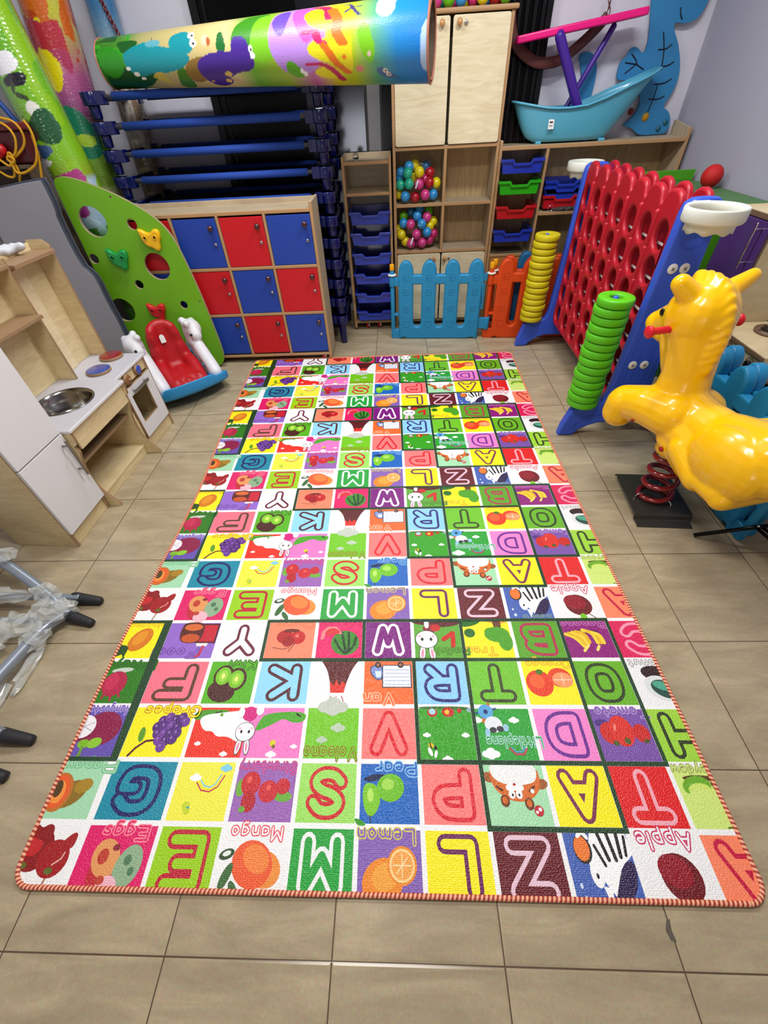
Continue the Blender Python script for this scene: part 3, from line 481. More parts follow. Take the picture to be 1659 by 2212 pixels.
# a chipped tile edge near the camera and small floor scuffs
o = MB().prism([(.611, -.014), (.623, -.016), (.620, .004), (.624, .023), (.615, .020), (.606, .003)], 0, .0006).build('tile_chip', mat('grey_chip', '#5a5248', .6), fix=True); tag(o, 'small grey chip beside a floor tile joint below the mat', 'chip')
def build_mat():
    t = thing('play_mat', 'large printed alphabet and fruit play mat spread on the tiled floor', 'mat', (-.09, 1.57, 0))
    outline = rrect(MX0, MX1, MY0, MY1, .045, 5)
    dense = []
    for i in range(len(outline)):
        a, b = outline[i], outline[(i+1) % len(outline)]; L = math.hypot(b[0]-a[0], b[1]-a[1]); k = max(1, int(L/.06))
        dense += [(a[0]+(b[0]-a[0])*j/k, a[1]+(b[1]-a[1])*j/k) for j in range(k)]
    W2 = [mat_warp(*p) for p in dense]
    MB().prism(W2, .001, MAT_TOP-.0004).build('foam_sheet', mat('mat_foam', '#e8e0d4', .6), t, world=True)
    V = []; F = []; Cc = []
    def put(poly, col, lay):
        xs = [p[0] for p in poly]; ys = [p[1] for p in poly]
        if min(xs) < MX0+.05 or max(xs) > MX1-.05 or min(ys) < MY0+.05 or max(ys) > MY1-.05:
            poly = clip_poly(poly, outline)
            if len(poly) < 3: return
        A = sum(poly[i][0]*poly[(i+1) % len(poly)][1]-poly[(i+1) % len(poly)][0]*poly[i][1] for i in range(len(poly)))
        if abs(A) < 1e-9: return
        if A < 0: poly = poly[::-1]
        z = MAT_TOP+lay*.00005; b = len(V)
        for x, y in poly: x, y = mat_warp(x, y); V.append((x, y, z))
        F.append(list(range(b, b+len(poly)))); Cc.append(hx(col) if isinstance(col, str) else col)
    for i in range(len(dense)): pass
    # white ground as one strip per row keeps the warp smooth
    for r in range(20):
        for k in range(20):
            x0 = MX0+(MX1-MX0)*k/20; x1 = MX0+(MX1-MX0)*(k+1)/20; put([(x0, ROWY[r]), (x1, ROWY[r]), (x1, ROWY[r+1]), (x0, ROWY[r+1])], '#f6f6f6', 0)
    G2 = .0065
    cache = {k: cell_elements(e, bg) for k, (bg, e) in CELLS.items()}
    bun = cell_elements(bunny(0, .5, .62)+[('e', '#d81c80', 0.02, .84, .14, .12), ('e', '#ffffff', -.14, .86, .06, .09), ('e', '#ffffff', .2, .9, .07, .08)], '#fff')
    for r in range(20):
        y0, y1 = ROWY[r], ROWY[r+1]
        for c in range(11):
            bg, _ = CELLS[(c, r % 5)]; x0, x1 = COLX[c], COLX[c+1]; gx = 0 if (c, r % 5) == (2, 2) else G2
            put([(x0+G2, y0+G2), (x1-gx, y0+G2), (x1-gx, y1-G2), (x0+(0 if (c, r % 5) == (3, 2) else G2), y1-G2), (x0+(0 if (c, r % 5) == (3, 2) else G2), y0+G2)], bg, 1)
            for col, polys, lay in cache[(c, r % 5)]:
                for P in polys: put([(x0+(x1-x0)*a, y0+(y1-y0)*b) for a, b in P], col, 1+lay)
        if r % 5 == 2:
            for col, polys, lay in bun:
                for P in polys: put([(COLX[3]+.18*a, y0+(y1-y0)*b) for a, b in P], col, 24+lay)
    H = [(5, 3, 10), (4, 3, 9), (2, 6, 10), (1, 7, 9), (5, 0, 1), (2, 0, 1)]
    Vv = [(1, 2, 5), (3, 4, 5), (5, 4, 5), (6, 2, 4), (7, 1, 5), (9, 1, 5), (10, 2, 5)]
    for rep in range(4):
        for r, c0, c1 in H:
            y = ROWY[min(20, r+5*rep)]
            for c in range(c0, c1): put([(COLX[c]-(.006 if c == c0 else 0), y-.006), (COLX[c+1]+(.006 if c == c1-1 else 0), y-.006), (COLX[c+1]+(.006 if c == c1-1 else 0), y+.006), (COLX[c]-(.006 if c == c0 else 0), y+.006)], '#0d3d18', 23)
        for c, r_0, r_1 in Vv:
            for r in range(r_0, r_1): put([(COLX[c]-.006, ROWY[r+5*rep]), (COLX[c]+.006, ROWY[r+5*rep]), (COLX[c]+.006, ROWY[r+1+5*rep]), (COLX[c]-.006, ROWY[r+1+5*rep])], '#0d3d18', 21)
    inv = parent_matrix(t).inverted(); V = [tuple(inv @ Vector(v)) for v in V]
    me = bpy.data.meshes.new('printed_film'); me.from_pydata(V, [], F)
    ca = me.color_attributes.new('Col', 'FLOAT_COLOR', 'CORNER'); buf = np.empty(len(me.loops)*4, dtype=np.float32); i = 0
    for f, c in zip(F, Cc):
        n = len(f); buf[i*4:(i+n)*4] = np.tile([*c, 1], n); i += n
    ca.data.foreach_set('color', buf); me.materials.append(printed('mat_print', .32, .8, 230)); me.update()
    o = bpy.data.objects.new('printed_film', me); COL.objects.link(o); o.parent = t
    # twisted cord binding
    m = bpy.data.materials.new('twisted_cord'); m.use_nodes = True; nt = m.node_tree; b = nt.nodes['Principled BSDF']; b.inputs['Roughness'].default_value = .6
    uv = nt.nodes.new('ShaderNodeUVMap'); sp = nt.nodes.new('ShaderNodeSeparateXYZ'); nt.links.new(uv.outputs[0], sp.inputs[0])
    ad = nt.nodes.new('ShaderNodeMath'); ad.operation = 'ADD'; nt.links.new(sp.outputs[0], ad.inputs[0]); nt.links.new(sp.outputs[1], ad.inputs[1])
    fr = nt.nodes.new('ShaderNodeMath'); fr.operation = 'FRACT'; nt.links.new(ad.outputs[0], fr.inputs[0])
    cr = nt.nodes.new('ShaderNodeValToRGB'); cr.color_ramp.interpolation = 'CONSTANT'; e = cr.color_ramp.elements
    e[0].color = (*hx('#f0b088'), 1); e[1].position = .52; e[1].color = (*hx('#a8352c'), 1); nt.links.new(fr.outputs[0], cr.inputs[0]); nt.links.new(cr.outputs[0], b.inputs['Base Color'])
    big = rrect(MX0-.004, MX1+.004, MY0-.004, MY1+.004, .049, 5); dn = []
    for i in range(len(big)):
        a, b_ = big[i], big[(i+1) % len(big)]; L = math.hypot(b_[0]-a[0], b_[1]-a[1]); k = max(1, int(L/.05))
        dn += [(a[0]+(b_[0]-a[0])*j/k, a[1]+(b_[1]-a[1])*j/k) for j in range(k)]
    MB().tube([(*mat_warp(*p), .0078) for p in dn], .0062, 10, closed=True, uvl=.011).build('cord_binding', m, t, world=True, fix=False)
    inn = rrect(MX0, MX1, MY0, MY1, .045, 5)
    MB().tube([(*mat_warp(*p), .0100) for p in [(x*.9975-.0002, y*.9985+.0022) for x, y in dn]], .0022, 6, closed=True).build('edge_piping', mat('cream_piping', '#f2c8a0', .6), t, world=True, fix=False)
build_mat()
# ================================================================ BACK ROW FURNITURE
BEI = wood('beige_beech_board', '#a8967a', '#bba98c', (2, 14, 2), .5, .6); EDG = mat('beige_edging', '#b0895f', .45); BIRCH = wood('pale_birch_laminate', '#d6c69f', '#e6d9b8', (1.2, 9, 7), .38, 2.6)
BACKP = wood('cream_back_board', '#c9bd9f', '#d9ceb4', (3, 1, 18), .5, 1.2); OAK = wood('oak_back_board', '#a58a60', '#c0a67a', (16, 1, 1.4), .5, 1.0)
BLUE = PL('blue_board', '#1d3f9e', .42); RED = PL('red_board', '#c4121e', .42); CHR = mat('chrome', '#c8c8cc', .15, metal=1); DBR = mat('dark_brown_knob', '#3a0d0a', .12, coat=1)
WHE = mat('red_wheel', '#b8141c', .35); WHT = mat('white_plastic', '#e6e6e2', .35); STEEL = mat('steel_wheel', '#cfcfd2', .25, metal=.8)
def castor(x, y, parent, z=.0):
    w = MB(); M = Matrix.Translation((x, y, z+.024)) @ Matrix.Rotation(PI/2, 4, 'Y') @ Matrix.Rotation(.35, 4, 'X')
    w.lathe([(.012, -.009), (.022, -.009), (.024, -.005), (.024, .005), (.022, .009), (.012, .009)], 20, 0, M).lathe([(.0001, -.0095), (.014, -.0095), (.014, .0095), (.0001, .0095)], 16, 1, M)
    w.box(x-.014, x-.011, y-.012, y+.014, z+.02, z+.052, 1).box(x+.011, x+.014, y-.012, y+.014, z+.02, z+.052, 1).box(x-.018, x+.018, y-.016, y+.018, z+.05, z+.055, 1)
    w.build('castor', [WHE, WHT], parent, world=True)
# ---- locker
def locker():
    x0, x1, y0, y1 = -1.722, -.515, 3.08, 3.335
    t = thing('locker_cabinet', 'wheeled locker of blue and red doors standing in front of the blue cots', 'locker', (-1.12, 3.24, 0))
    b = MB().box(x0, x0+.018, y0, y1, .03, .99).box(x1-.018, x1, y0, y1, .03, .99).box(x0, x1, y1-.012, y1, .05, .985)
    b.box(x0+.018, x1-.018, y0+.004, y1, .94, .957).box(x0+.018, x1-.018, y0, y1, .045, .062)
    cw = (x1-x0-.018)/4; zr = [.062, .352, .646, .940]
    for c in range(1, 4): b.box(x0+cw*c, x0+cw*c+.018, y0, y1-.012, .06, .94)
    for z in zr[1:3]: b.box(x0+.018, x1-.018, y0, y1-.012, z-.008, z+.010)
    b.build('body', BEI, t, world=True, bevel=.0025)
    e = MB().box(x0+.018, x1-.018, y0-.004, y0+.004, .938, .958).box(x0+.018, x1-.018, y0-.004, y0+.004, .044, .062).box(x0, x0+.019, y0-.004, y0+.002, .03, .99).box(x1-.019, x1, y0-.004, y0+.002, .02, .99)
    for c in range(1, 4): e.box(x0+cw*c, x0+cw*c+.018, y0-.004, y0+.002, .06, .94)
    for z in zr[1:3]: e.box(x0+.018, x1-.018, y0-.0045, y0+.0025, z-.009, z+.009)
    e.build('edging', EDG, t, world=True, bevel=.003)
    for r in range(3):
        for c in range(4):
            xa = x0+cw*c+.021; xb = x0+cw*(c+1)-.003; za = zr[r]+.012; zb = zr[r+1]-.011
            blue = (r+c) % 2 == 1
            dr = MB().box(xa, xb, y0-.002, y0+.012, za, zb).build('door', BLUE if blue else RED, t, world=True, bevel=.002)
            dr['label'] = ('blue' if blue else 'red')+' locker door'
            M = Matrix.Translation((xb-.038, y0-.002, zb-.05)) @ Matrix.Rotation(PI/2, 4, 'X')
            MB().lathe([(.009, 0), (.008, .006), (.015, .011), (.0175, .018), (.015, .026), (.008, .0305), (.0001, .0315)], 18, 0, M).build('knob', DBR, dr, world=True)
            M = Matrix.Translation((xb-.034, y0-.002, zb-.138)) @ Matrix.Rotation(PI/2, 4, 'X')
            k = MB().lathe([(.0095, 0), (.0095, .009), (.007, .0115), (.0001, .0115)], 16, 0, M); k.box(xb-.0355, xb-.0325, y0-.0145, y0-.0128, zb-.143, zb-.133, 1).build('lock', [CHR, BLK], dr, world=True)
    castor(x1-.06, y0+.03, t); castor(x0+.08, y0+.03, t); castor(x1-.06, y1-.04, t); castor(x0+.08, y1-.04, t)
locker()
# ---- stacked cots
NAVY = mat('navy_plastic', '#050f4c', .22, coat=.3); NAVYD = mat('navy_mesh_fabric', '#060d2a', .7); NBAR = mat('blue_fabric_sleeve', '#173f98', .75, bump=.4, bscale=400); ALU = mat('aluminium_tube', '#a9a9ac', .3, metal=.8)
def cot(z, lab):
    t = thing('stacking_cot', lab, 'cot', (-1.115, 3.64, z), group='stacked blue cots behind the locker')
    X, Y = .665, .24
    for sy in (-1, 1):
        MB().tube([(-X+.13, sy*(Y-.005), 0), (X-.115, sy*(Y-.005), 0)], .020, 14).build('side_sleeve', NBAR, t)
        MB().tube([(-X+.05, sy*(Y-.005), 0), (X-.05, sy*(Y-.005), 0)], .0125, 12).build('tube', ALU, t)
    m = MB(); n = 12
    vs = []; fs = []
    for j in range(7):
        for i in range(n+1):
            u = i/n; v = j/6; vs.append((-X+.1+(2*X-.2)*u, -Y+2*Y*v, -.022*math.sin(PI*u)*math.sin(PI*v)))
    for j in range(6):
        for i in range(n): a = j*(n+1)+i; fs.append((a, a+1, a+n+2, a+n+1))
    m.add(vs, fs, 0, True); d = m.build('mesh_deck', NAVYD, t); so = d.modifiers.new('s', 'SOLIDIFY'); so.thickness = .003
    for sx in (-1, 1):
        e = MB().box(sx*X-.028, sx*X+.028, -Y+.03, Y-.03, -.018, .014); e.build('end_bar', NAVY, t, bevel=.005)
        for sy in (-1, 1):
            x, y = sx*X, sy*Y
            l = MB().box(min(x-.045, x-sx*.085), max(x+.045, x-sx*.085), y-.028, y+.028, -.034, .026)
            l.lathe([(.047, .026), (.048, -.034)], 16, 0, Matrix.Translation((x, y, 0))).lathe([(.033, -.034), (.030, -.060), (.026, -.093)], 16, 0, Matrix.Translation((x, y, 0)))
            l.build('leg', NAVY, t, bevel=.004)
    return t
c0 = cot(1.484, 'topmost navy cot of the stack, directly under the printed roll')
def cotz(k): return .190+.1294*(10-k)
for k in range(1, 11):
    z = cotz(k); c_ = dup(c0, (-1.115, 3.64, z), label='navy stacking cot, %s from the top of the stack' % ORD[k+1] if k < 10 else 'lowest navy cot with its feet on the floor')
    if k == 10:
        for ch in [c for c in c_.children if c.name.startswith('leg')]:
            ch.data = ch.data.copy()
            for v in ch.data.vertices:
                if v.co.z < -.085: v.co.z = -.19; v.co.x += 0
# ---- tray racks
def tray_mesh(w, dep, h, m, name='tray'):
    """open storage tray with a notched front; origin at front bottom centre, opening towards +Z, front towards -Y"""
    b = MB(); t = .004; tw = w/2; bw = tw-.018; 
    # floor, back and side walls (tapered)
    def slab(a, c, d_, e): # quad thickened
        A, B_, C_, D = map(Vector, (a, c, d_, e)); nrm = (B_-A).cross(D-A).normalized()*t
        b.add([A, B_, C_, D, A+nrm, B_+nrm, C_+nrm, D+nrm], [(0, 1, 2, 3), (7, 6, 5, 4), (0, 4, 5, 1), (1, 5, 6, 2), (2, 6, 7, 3), (3, 7, 4, 0)])
    f = .012
    slab((-bw, f, 0), (bw, f, 0), (bw, dep-.01, 0), (-bw, dep-.01, 0))
    slab((-bw, f, 0), (-bw, dep-.01, 0), (-tw+.006, dep, h), (-tw+.006, 0, h)); slab((bw, dep-.01, 0), (bw, f, 0), (tw-.006, 0, h), (tw-.006, dep, h))
    slab((bw, dep-.01, 0), (tw-.006, dep, h), (-tw+.006, dep, h), (-bw, dep-.01, 0))
    # front wall with notch
    n1, n2, nh = w*.24, w*.18, h*.30
    prof = [(-bw, 0), (bw, 0), (tw-.008, h), (n1, h), (n2, h-nh), (-n2, h-nh), (-n1, h), (-tw+.008, h)]
    b.prism(prof, -.002, .004, 0, Matrix.Translation((0, .004, 0)) @ Matrix.Rotation(PI/2, 4, 'X'))
    # rolled rim
    rim = [(-tw, .0), (-tw, dep), (tw, dep), (tw, 0)]
    for (xa, ya), (xb, yb) in zip(rim, rim[1:]):
        if xa == xb: b.box(min(xa, xa-.012*(1 if xa > 0 else -1)), max(xa, xa-.012*(1 if xa > 0 else -1)), -.004, dep, h-.012, h+.002)
        else: b.box(-tw, tw, dep-.004, dep+.004, h-.012, h+.002)
    lip = [(-tw, h+.002), (-n1+.004, h+.002), (-n2+.002, h-nh+.003), (n2-.002, h-nh+.003), (n1-.004, h+.002), (tw, h+.002), (tw, h-.014), (n1+.002, h-.014), (n2+.006, h-nh-.012), (-n2-.006, h-nh-.012), (-n1-.002, h-.014), (-tw, h-.014)]
    b.prism(lip, 0, .014, 0, Matrix.Translation((0, .002, 0)) @ Matrix.Rotation(PI/2, 4, 'X'))
    return b.build(name, m, bevel=.0015)
TB = PL('blue_tray_plastic', '#1433a6', .3, coat=.3); TG = PL('green_tray_plastic', '#1fa312', .3, coat=.3); TR = PL('red_tray_plastic', '#b50f1c', .3, coat=.3)
def place_tray(loc, lab, group, m, src=None, w=.302, rx=0):
    if src is None: o = tray_mesh(w, .30, .075, m)
    else: o = src.copy(); o.data = src.data.copy(); o.data.materials[0] = m; COL.objects.link(o)
    tag(o, lab, 'tray', group); o.location = loc; o.rotation_euler = (rx, 0, 0); return o
t = thing('tray_rack', 'narrow wheeled wooden rack with six blue trays left of the tall cabinet', 'rack', (-.205, 3.8, 0))
x0, x1, y0, y1 = -.372, -.036, 3.645, 3.945
b = MB().box(x0, x0+.016, y0, y1, .035, 1.14).box(x1-.016, x1, y0, y1, .035, 1.14).box(x0, x1, y0+.01, y1, .055, .072).box(x0, x1, y0+.006, y1, 1.095, 1.112).box(x0, x1, y0+.006, y1, .925, .942).box(x0, x1, y1-.03, y1-.01, 1.11, 1.14)
b.build('frame', BEI, t, world=True, bevel=.002)
MB().box(x0+.016, x1-.016, y1-.008, y1-.002, .072, 1.10).build('back_panel', BACKP, t, world=True)
e = MB().box(x0-.001, x0+.017, y0-.004, y0+.002, .02, 1.14).box(x1-.017, x1+.001, y0-.004, y0+.002, .02, 1.14)
for z in (.055, 1.095, .925): e.box(x0+.016, x1-.016, y0, y0+.008, z-.001, z+.018)
e.build('edging', EDG, t, world=True, bevel=.003)
castor(-.265, 3.69, t); castor(-.165, 3.69, t)
LT = None
for k, z in enumerate((.838, .710, .580, .443, .303, .165)):
    LT = place_tray((-.197, 3.612, z-.077), '%s of the blue trays in the narrow rack left of the tall cabinet' % (['topmost', 'second highest', 'third highest', 'third lowest', 'second lowest', 'lowest'][k]), 'blue trays in the narrow rack', TB, LT, w=.298)
# glass ball on the rack
o = MB().ball((0, 0, .022), .022, seg=24, rings=16).build('glass_ball', mat('clear_glass', '#ffffff', .03, trans=1.), loc=(-.275, 3.70, 1.113)); tag(o, 'small clear glass ball on top of the narrow tray rack', 'ball')
# ---- tall cabinet
t = thing('tall_cabinet', 'tall wooden cabinet with two long birch doors above open cubbies', 'cabinet', (.335, 3.84, 0))
x0, x1, y0, y1 = -.022, .692, 3.705, 3.945
b = MB().box(x0, x0+.018, y0, y1, 0, 1.735).box(x1-.018, x1, y0, y1, 0, 1.735).box(x0+.018, x1-.018, y1-.012, y1, 0, 1.735)
b.box(x0+.018, x1-.018, y0, y1-.012, 1.150, 1.168).box(x0+.018, x1-.018, y0, y1-.012, .545, .563).box(x0+.018, x1-.018, y0, y1-.012, .03, .05).box(.326, .344, y0, y1-.012, .563, 1.15).box(x0+.018, x1-.018, y0, y1-.012, .838, .856)
b.build('carcass', BEI, t, world=True, bevel=.002)
MB().box(x0+.019, x1-.019, y1-.016, y1-.0125, .57, 1.145).build('back_panel', OAK, t, world=True)
MB().box(x0-.02, x1+.02, y0-.02, y1, 1.735, 1.757).build('top_board', EDG, t, world=True, bevel=.008)
e = MB().box(x0-.001, x0+.019, y0-.004, y0+.002, 0, 1.735).box(x1-.019, x1+.001, y0-.004, y0+.002, 0, 1.735).box(.325, .345, y0-.004, y0+.002, .563, 1.15)
for z in (1.150, .545, .838): e.box(x0+.018, x1-.018, y0-.005, y0+.003, z-.001, z+.019)
e.build('edging', EDG, t, world=True, bevel=.003)
TAN = mat('tan_knob', '#c58f56', .15, coat=1)
for (xa, xb, za, zb, kx, lx, kz) in ((-.002, .326, 1.172, 1.728, .278, .238, 1.70), (.344, .672, 1.172, 1.728, .378, .417, 1.70), (-.002, .330, .055, .54, .28, .25, .508), (.340, .672, .055, .54, .362, .395, .508)):
    dr = plate('door', [rrect(xa, xb, za, zb, .012, 4)], .016, .0015, XZ(y0-.006), BIRCH, t)
    M = Matrix.Translation((kx, y0-.014, kz)) @ Matrix.Rotation(PI/2, 4, 'X')
    MB().lathe([(.009, 0), (.008, .006), (.014, .011), (.0165, .018), (.014, .026), (.008, .0305), (.0001, .0315)], 18, 0, M).build('knob', TAN, dr, world=True)
    M = Matrix.Translation((lx, y0-.014, kz-.002)) @ Matrix.Rotation(PI/2, 4, 'X')
    MB().lathe([(.010, 0), (.010, .008), (.007, .0105), (.0001, .0105)], 16, 0, M).build('lock', CHR, dr, world=True)
# ---- play balls
BC = {'teal': '#20b090', 'yellow': '#e0cc0a', 'pink': '#d23c86', 'red': '#a80c20', 'blue': '#2a8fd0', 'green': '#63b412', 'navy': '#1c5c8a', 'magenta': '#c02468'}
def unproj_y(px, py, Y):
    d_ = fw+rr*(px-829.5)/CAM_F-uu*(py-1106)/CAM_F; t_ = Y/d_.y; return Vector((0, 0, CAM_H))+d_*t_
ball0 = {}
def balls(lst, where, group, r, Yf):
    n = {}
    for col, p in lst: n.setdefault(col, []).append(p)
    for col, ps in n.items():
        ps.sort(key=lambda p: p[0]); N = len(ps)
        for i, p in enumerate(ps):
            if N == 1: w = 'the only %s play ball' % col
            elif N == 2: w = ('left' if i == 0 else 'right')+'-hand %s play ball' % col
            else: w = 'leftmost %s play ball' % col if i == 0 else ('rightmost %s play ball' % col if i == N-1 else '%s %s play ball from the left' % (ORD[i+1], col))
            if col not in ball0: o = MB().ball((0, 0, 0), 1, seg=24, rings=14).build('play_ball', mat('ball_'+col, BC[col], .2, coat=.6)); ball0[col] = o
            else: o = ball0[col].copy(); COL.objects.link(o)
            o.location = p; o.scale = (r, r, r); tag(o, w+' '+where, 'ball', group)
def bag(pts, where, group, r, zc):
    balls([(c, unproj_y(840+x/7.54, 330+y/7.54, Y)) for c, x, y, Y in pts], where, group, r, 0)
U = [('yellow', 425, 205, 3.80), ('blue', 330, 235, 3.76), ('teal', 310, 335, 3.73), ('yellow', 497, 315, 3.73), ('navy', 595, 225, 3.80), ('red', 665, 325, 3.775), ('blue', 200, 320, 3.80), ('blue', 185, 410, 3.81), ('teal', 190, 525, 3.75), ('teal', 330, 510, 3.72), ('yellow', 405, 420, 3.79), ('pink', 490, 515, 3.72), ('magenta', 585, 430, 3.78), ('red', 660, 485, 3.725), ('yellow', 770, 490, 3.76), ('yellow', 165, 670, 3.79), ('blue', 265, 715, 3.725), ('red', 425, 725, 3.73), ('pink', 590, 685, 3.715), ('blue', 720, 680, 3.745)]
Lw = [('navy', 365, 960, 3.80), ('blue', 500, 920, 3.79), ('green', 650, 945, 3.80), ('green', 240, 1030, 3.79), ('blue', 460, 1030, 3.745), ('pink', 620, 1050, 3.745), ('blue', 240, 1150, 3.76), ('pink', 355, 1170, 3.725), ('blue', 535, 1160, 3.72), ('yellow', 720, 1115, 3.79), ('yellow', 665, 1190, 3.765), ('yellow', 165, 1250, 3.80), ('yellow', 205, 1335, 3.74), ('pink', 448, 1330, 3.715), ('blue', 620, 1295, 3.72), ('magenta', 725, 1315, 3.77), ('yellow', 270, 1440, 3.76), ('pink', 360, 1475, 3.73), ('pink', 540, 1465, 3.72), ('magenta', 655, 1420, 3.76), ('magenta', 450, 1450, 3.785)]
bag(U, 'in the upper net bag of the cabinet cubby', 'play balls in the upper net bag', .0335, 0)
bag(Lw, 'in the lower net bag of the cabinet cubby', 'play balls in the lower net bag', .0335, 0)
def net_bag(c, r, lab, tie):
    t = thing('net_bag', lab, 'bag', c)
    m = mat('net_film', '#ffffff', .12, trans=1., alpha=.10)
    pr = [(max(1e-6, r*math.sin(PI*i/14)*(1 if i < 14 else 0)), -r*math.cos(PI*i/14)*.98) for i in range(15)]
    MB().lathe(pr, 28).build('net', m, t)
    MB().tube(chaikin([tie, (tie[0]+.012, tie[1]-.02, tie[2]+.03), (tie[0]+.004, tie[1]-.03, tie[2]+.005), (tie[0]-.006, tie[1]-.025, tie[2]-.018)], 2), [.004, .005, .008, .009, .010, .010, .009, .008, .007, .006][:10] if False else .007, 8, flat=.5).build('knot', mat('white_film_knot', '#f0eef4', .3), t)
net_bag((.158, 3.785, 1.025), .130, 'clear net bag of play balls in the upper left cubby', (-.02, -.105, -.055))
net_bag((.150, 3.785, .666), .122, 'clear net bag of play balls in the lower left cubby', (-.045, -.105, -.035))
balls([(c, Vector((x, y, 1.757+.034))) for c, x, y in (('pink', .245, 3.75), ('green', .315, 3.73), ('blue', .385, 3.735), ('magenta', .455, 3.76), ('yellow', .505, 3.72), ('red', .575, 3.75), ('green', .635, 3.73), ('teal', .28, 3.83), ('pink', .36, 3.84), ('yellow', .43, 3.86), ('blue', .54, 3.85), ('red', .62, 3.84))], 'on top of the tall cabinet', 'play balls on top of the tall cabinet', .034, 0)
# ---- long shelf unit with tray bay
t = thing('shelf_unit', 'low wooden shelf unit with a tray bay under the baby bath', 'shelf', (1.3, 3.84, 0))
x0, x1, y0, y1 = .697, 1.925, 3.705, 3.945; xm = 1.012
b = MB().box(x0, x0+.017, y0, y1, 0, 1.175).box(xm, xm+.017, y0, y1, 0, 1.125).box(x0+.017, x1-.018, y0, y1, 1.125, 1.143).box(xm+.017, x1-.018, y0, y1-.012, .752, .770).box(x0+.017, xm, y0, y1-.012, .497, .515).box(x0, x1, y0, y1-.012, .03, .05)
b.add([(x1-.018, y0, 0), (x1, y0, 0), (x1, y1, 0), (x1-.018, y1, 0), (x1-.018, y0, 1.19), (x1, y0, 1.19), (x1, y1, 1.22), (x1-.018, y1, 1.22)], [(0, 3, 2, 1), (4, 5, 6, 7), (0, 1, 5, 4), (2, 3, 7, 6), (0, 4, 7, 3), (1, 2, 6, 5)])
b.build('carcass', BEI, t, world=True, bevel=.002)
MB().box(x0+.018, x1-.019, y1-.012, y1-.004, .05, 1.124).build('back_panel', OAK, t, world=True)
e = MB().box(x0-.001, x0+.018, y0-.004, y0+.002, 0, 1.17).box(xm-.001, xm+.018, y0-.004, y0+.002, 0, 1.125).box(x1-.019, x1+.001, y0-.004, y0+.002, 0, 1.19).box(x0+.017, x1-.018, y0-.006, y0+.003, 1.123, 1.145).box(xm+.018, x1-.019, y0-.004, y0+.002, .751, .771).box(x0+.018, xm, y0-.004, y0+.002, .496, .516)
e.build('edging', EDG, t, world=True, bevel=.003)
ORW = wood('orange_beech_door', '#b0703a', '#c08048', (1.5, 2, 12), .4, 1)
dr = MB().box(x0+.021, xm-.004, y0-.008, y0+.008, .055, .492).build('door', ORW, t, world=True, bevel=.002); dr['label'] = 'orange-brown wooden door'
M = Matrix.Translation((.965, y0-.008, .455)) @ Matrix.Rotation(PI/2, 4, 'X'); MB().lathe([(.009, 0), (.008, .006), (.0155, .014), (.014, .024), (.0001, .029)], 18, 0, M).build('knob', TAN, dr, world=True)
RT = None
for k, (z, m_, cn, ps) in enumerate(((1.082, TB, 'blue', 'topmost'), (.967, TG, 'green', 'second highest'), (.825, TR, 'red', 'second lowest'), (.681, TB, 'blue', 'lowest'))):
    RT = place_tray((.853, 3.655, z-.077), '%s %s tray in the bay right of the tall cabinet' % (ps, cn), 'trays in the bay right of the tall cabinet', m_, RT, w=.288)
for k, (z, m_, cn) in enumerate(((.785, TR, 'red tray at the bottom of the nested pile on the shelf'), (.838, TB, 'lower blue tray of the nested pile on the shelf'), (.870, TB, 'upper blue tray of the nested pile on the shelf'))):
    o = tray_mesh(.30, .20, .075, m_, 'nested_tray'); o.location = (1.20, 3.735, z); tag(o, cn, 'tray', 'nested trays on the shelf')
o = MB().tube([(.017*math.cos(2*PI*i/16), 0, .017*math.sin(2*PI*i/16)) for i in range(16)], .0026, 8, closed=True).build('metal_ring', CHR, loc=(1.115, 3.716, .791)); tag(o, 'shiny metal ring lying on the shelf edge below the nested trays', 'ring')
g = MB()
for i in range(9): g.cap((-.07+.018*i, .01*math.sin(i*2), .006), (-.05+.018*i, .01*math.cos(i*1.7), .012), .010+.003*(i % 3), seg=8)
o = blob('grey_cloth', g, mat('grey_cloth', '#3a3936', .7), None, .004, 4, world=False); o.location = (1.215, 3.722, .773); tag(o, 'crumpled dark grey cloth on the shelf below the nested trays', 'cloth')
JY = mat('yellow_lid', '#b48a12', .4); t = thing('lidded_jar', 'dark glass jar with yellow lid on the lower shelf behind the yellow rings', 'jar', (1.10, 3.78, .05))
MB().lathe([(.0001, 0), (.055, .003), (.058, .02), (.058, .34), (.045, .36)], 20).build('jar', mat('dark_glass', '#1d1410', .08), t); MB().lathe([(.050, .36), (.052, .365), (.052, .40), (.0001, .402)], 20).build('lid', JY, t)
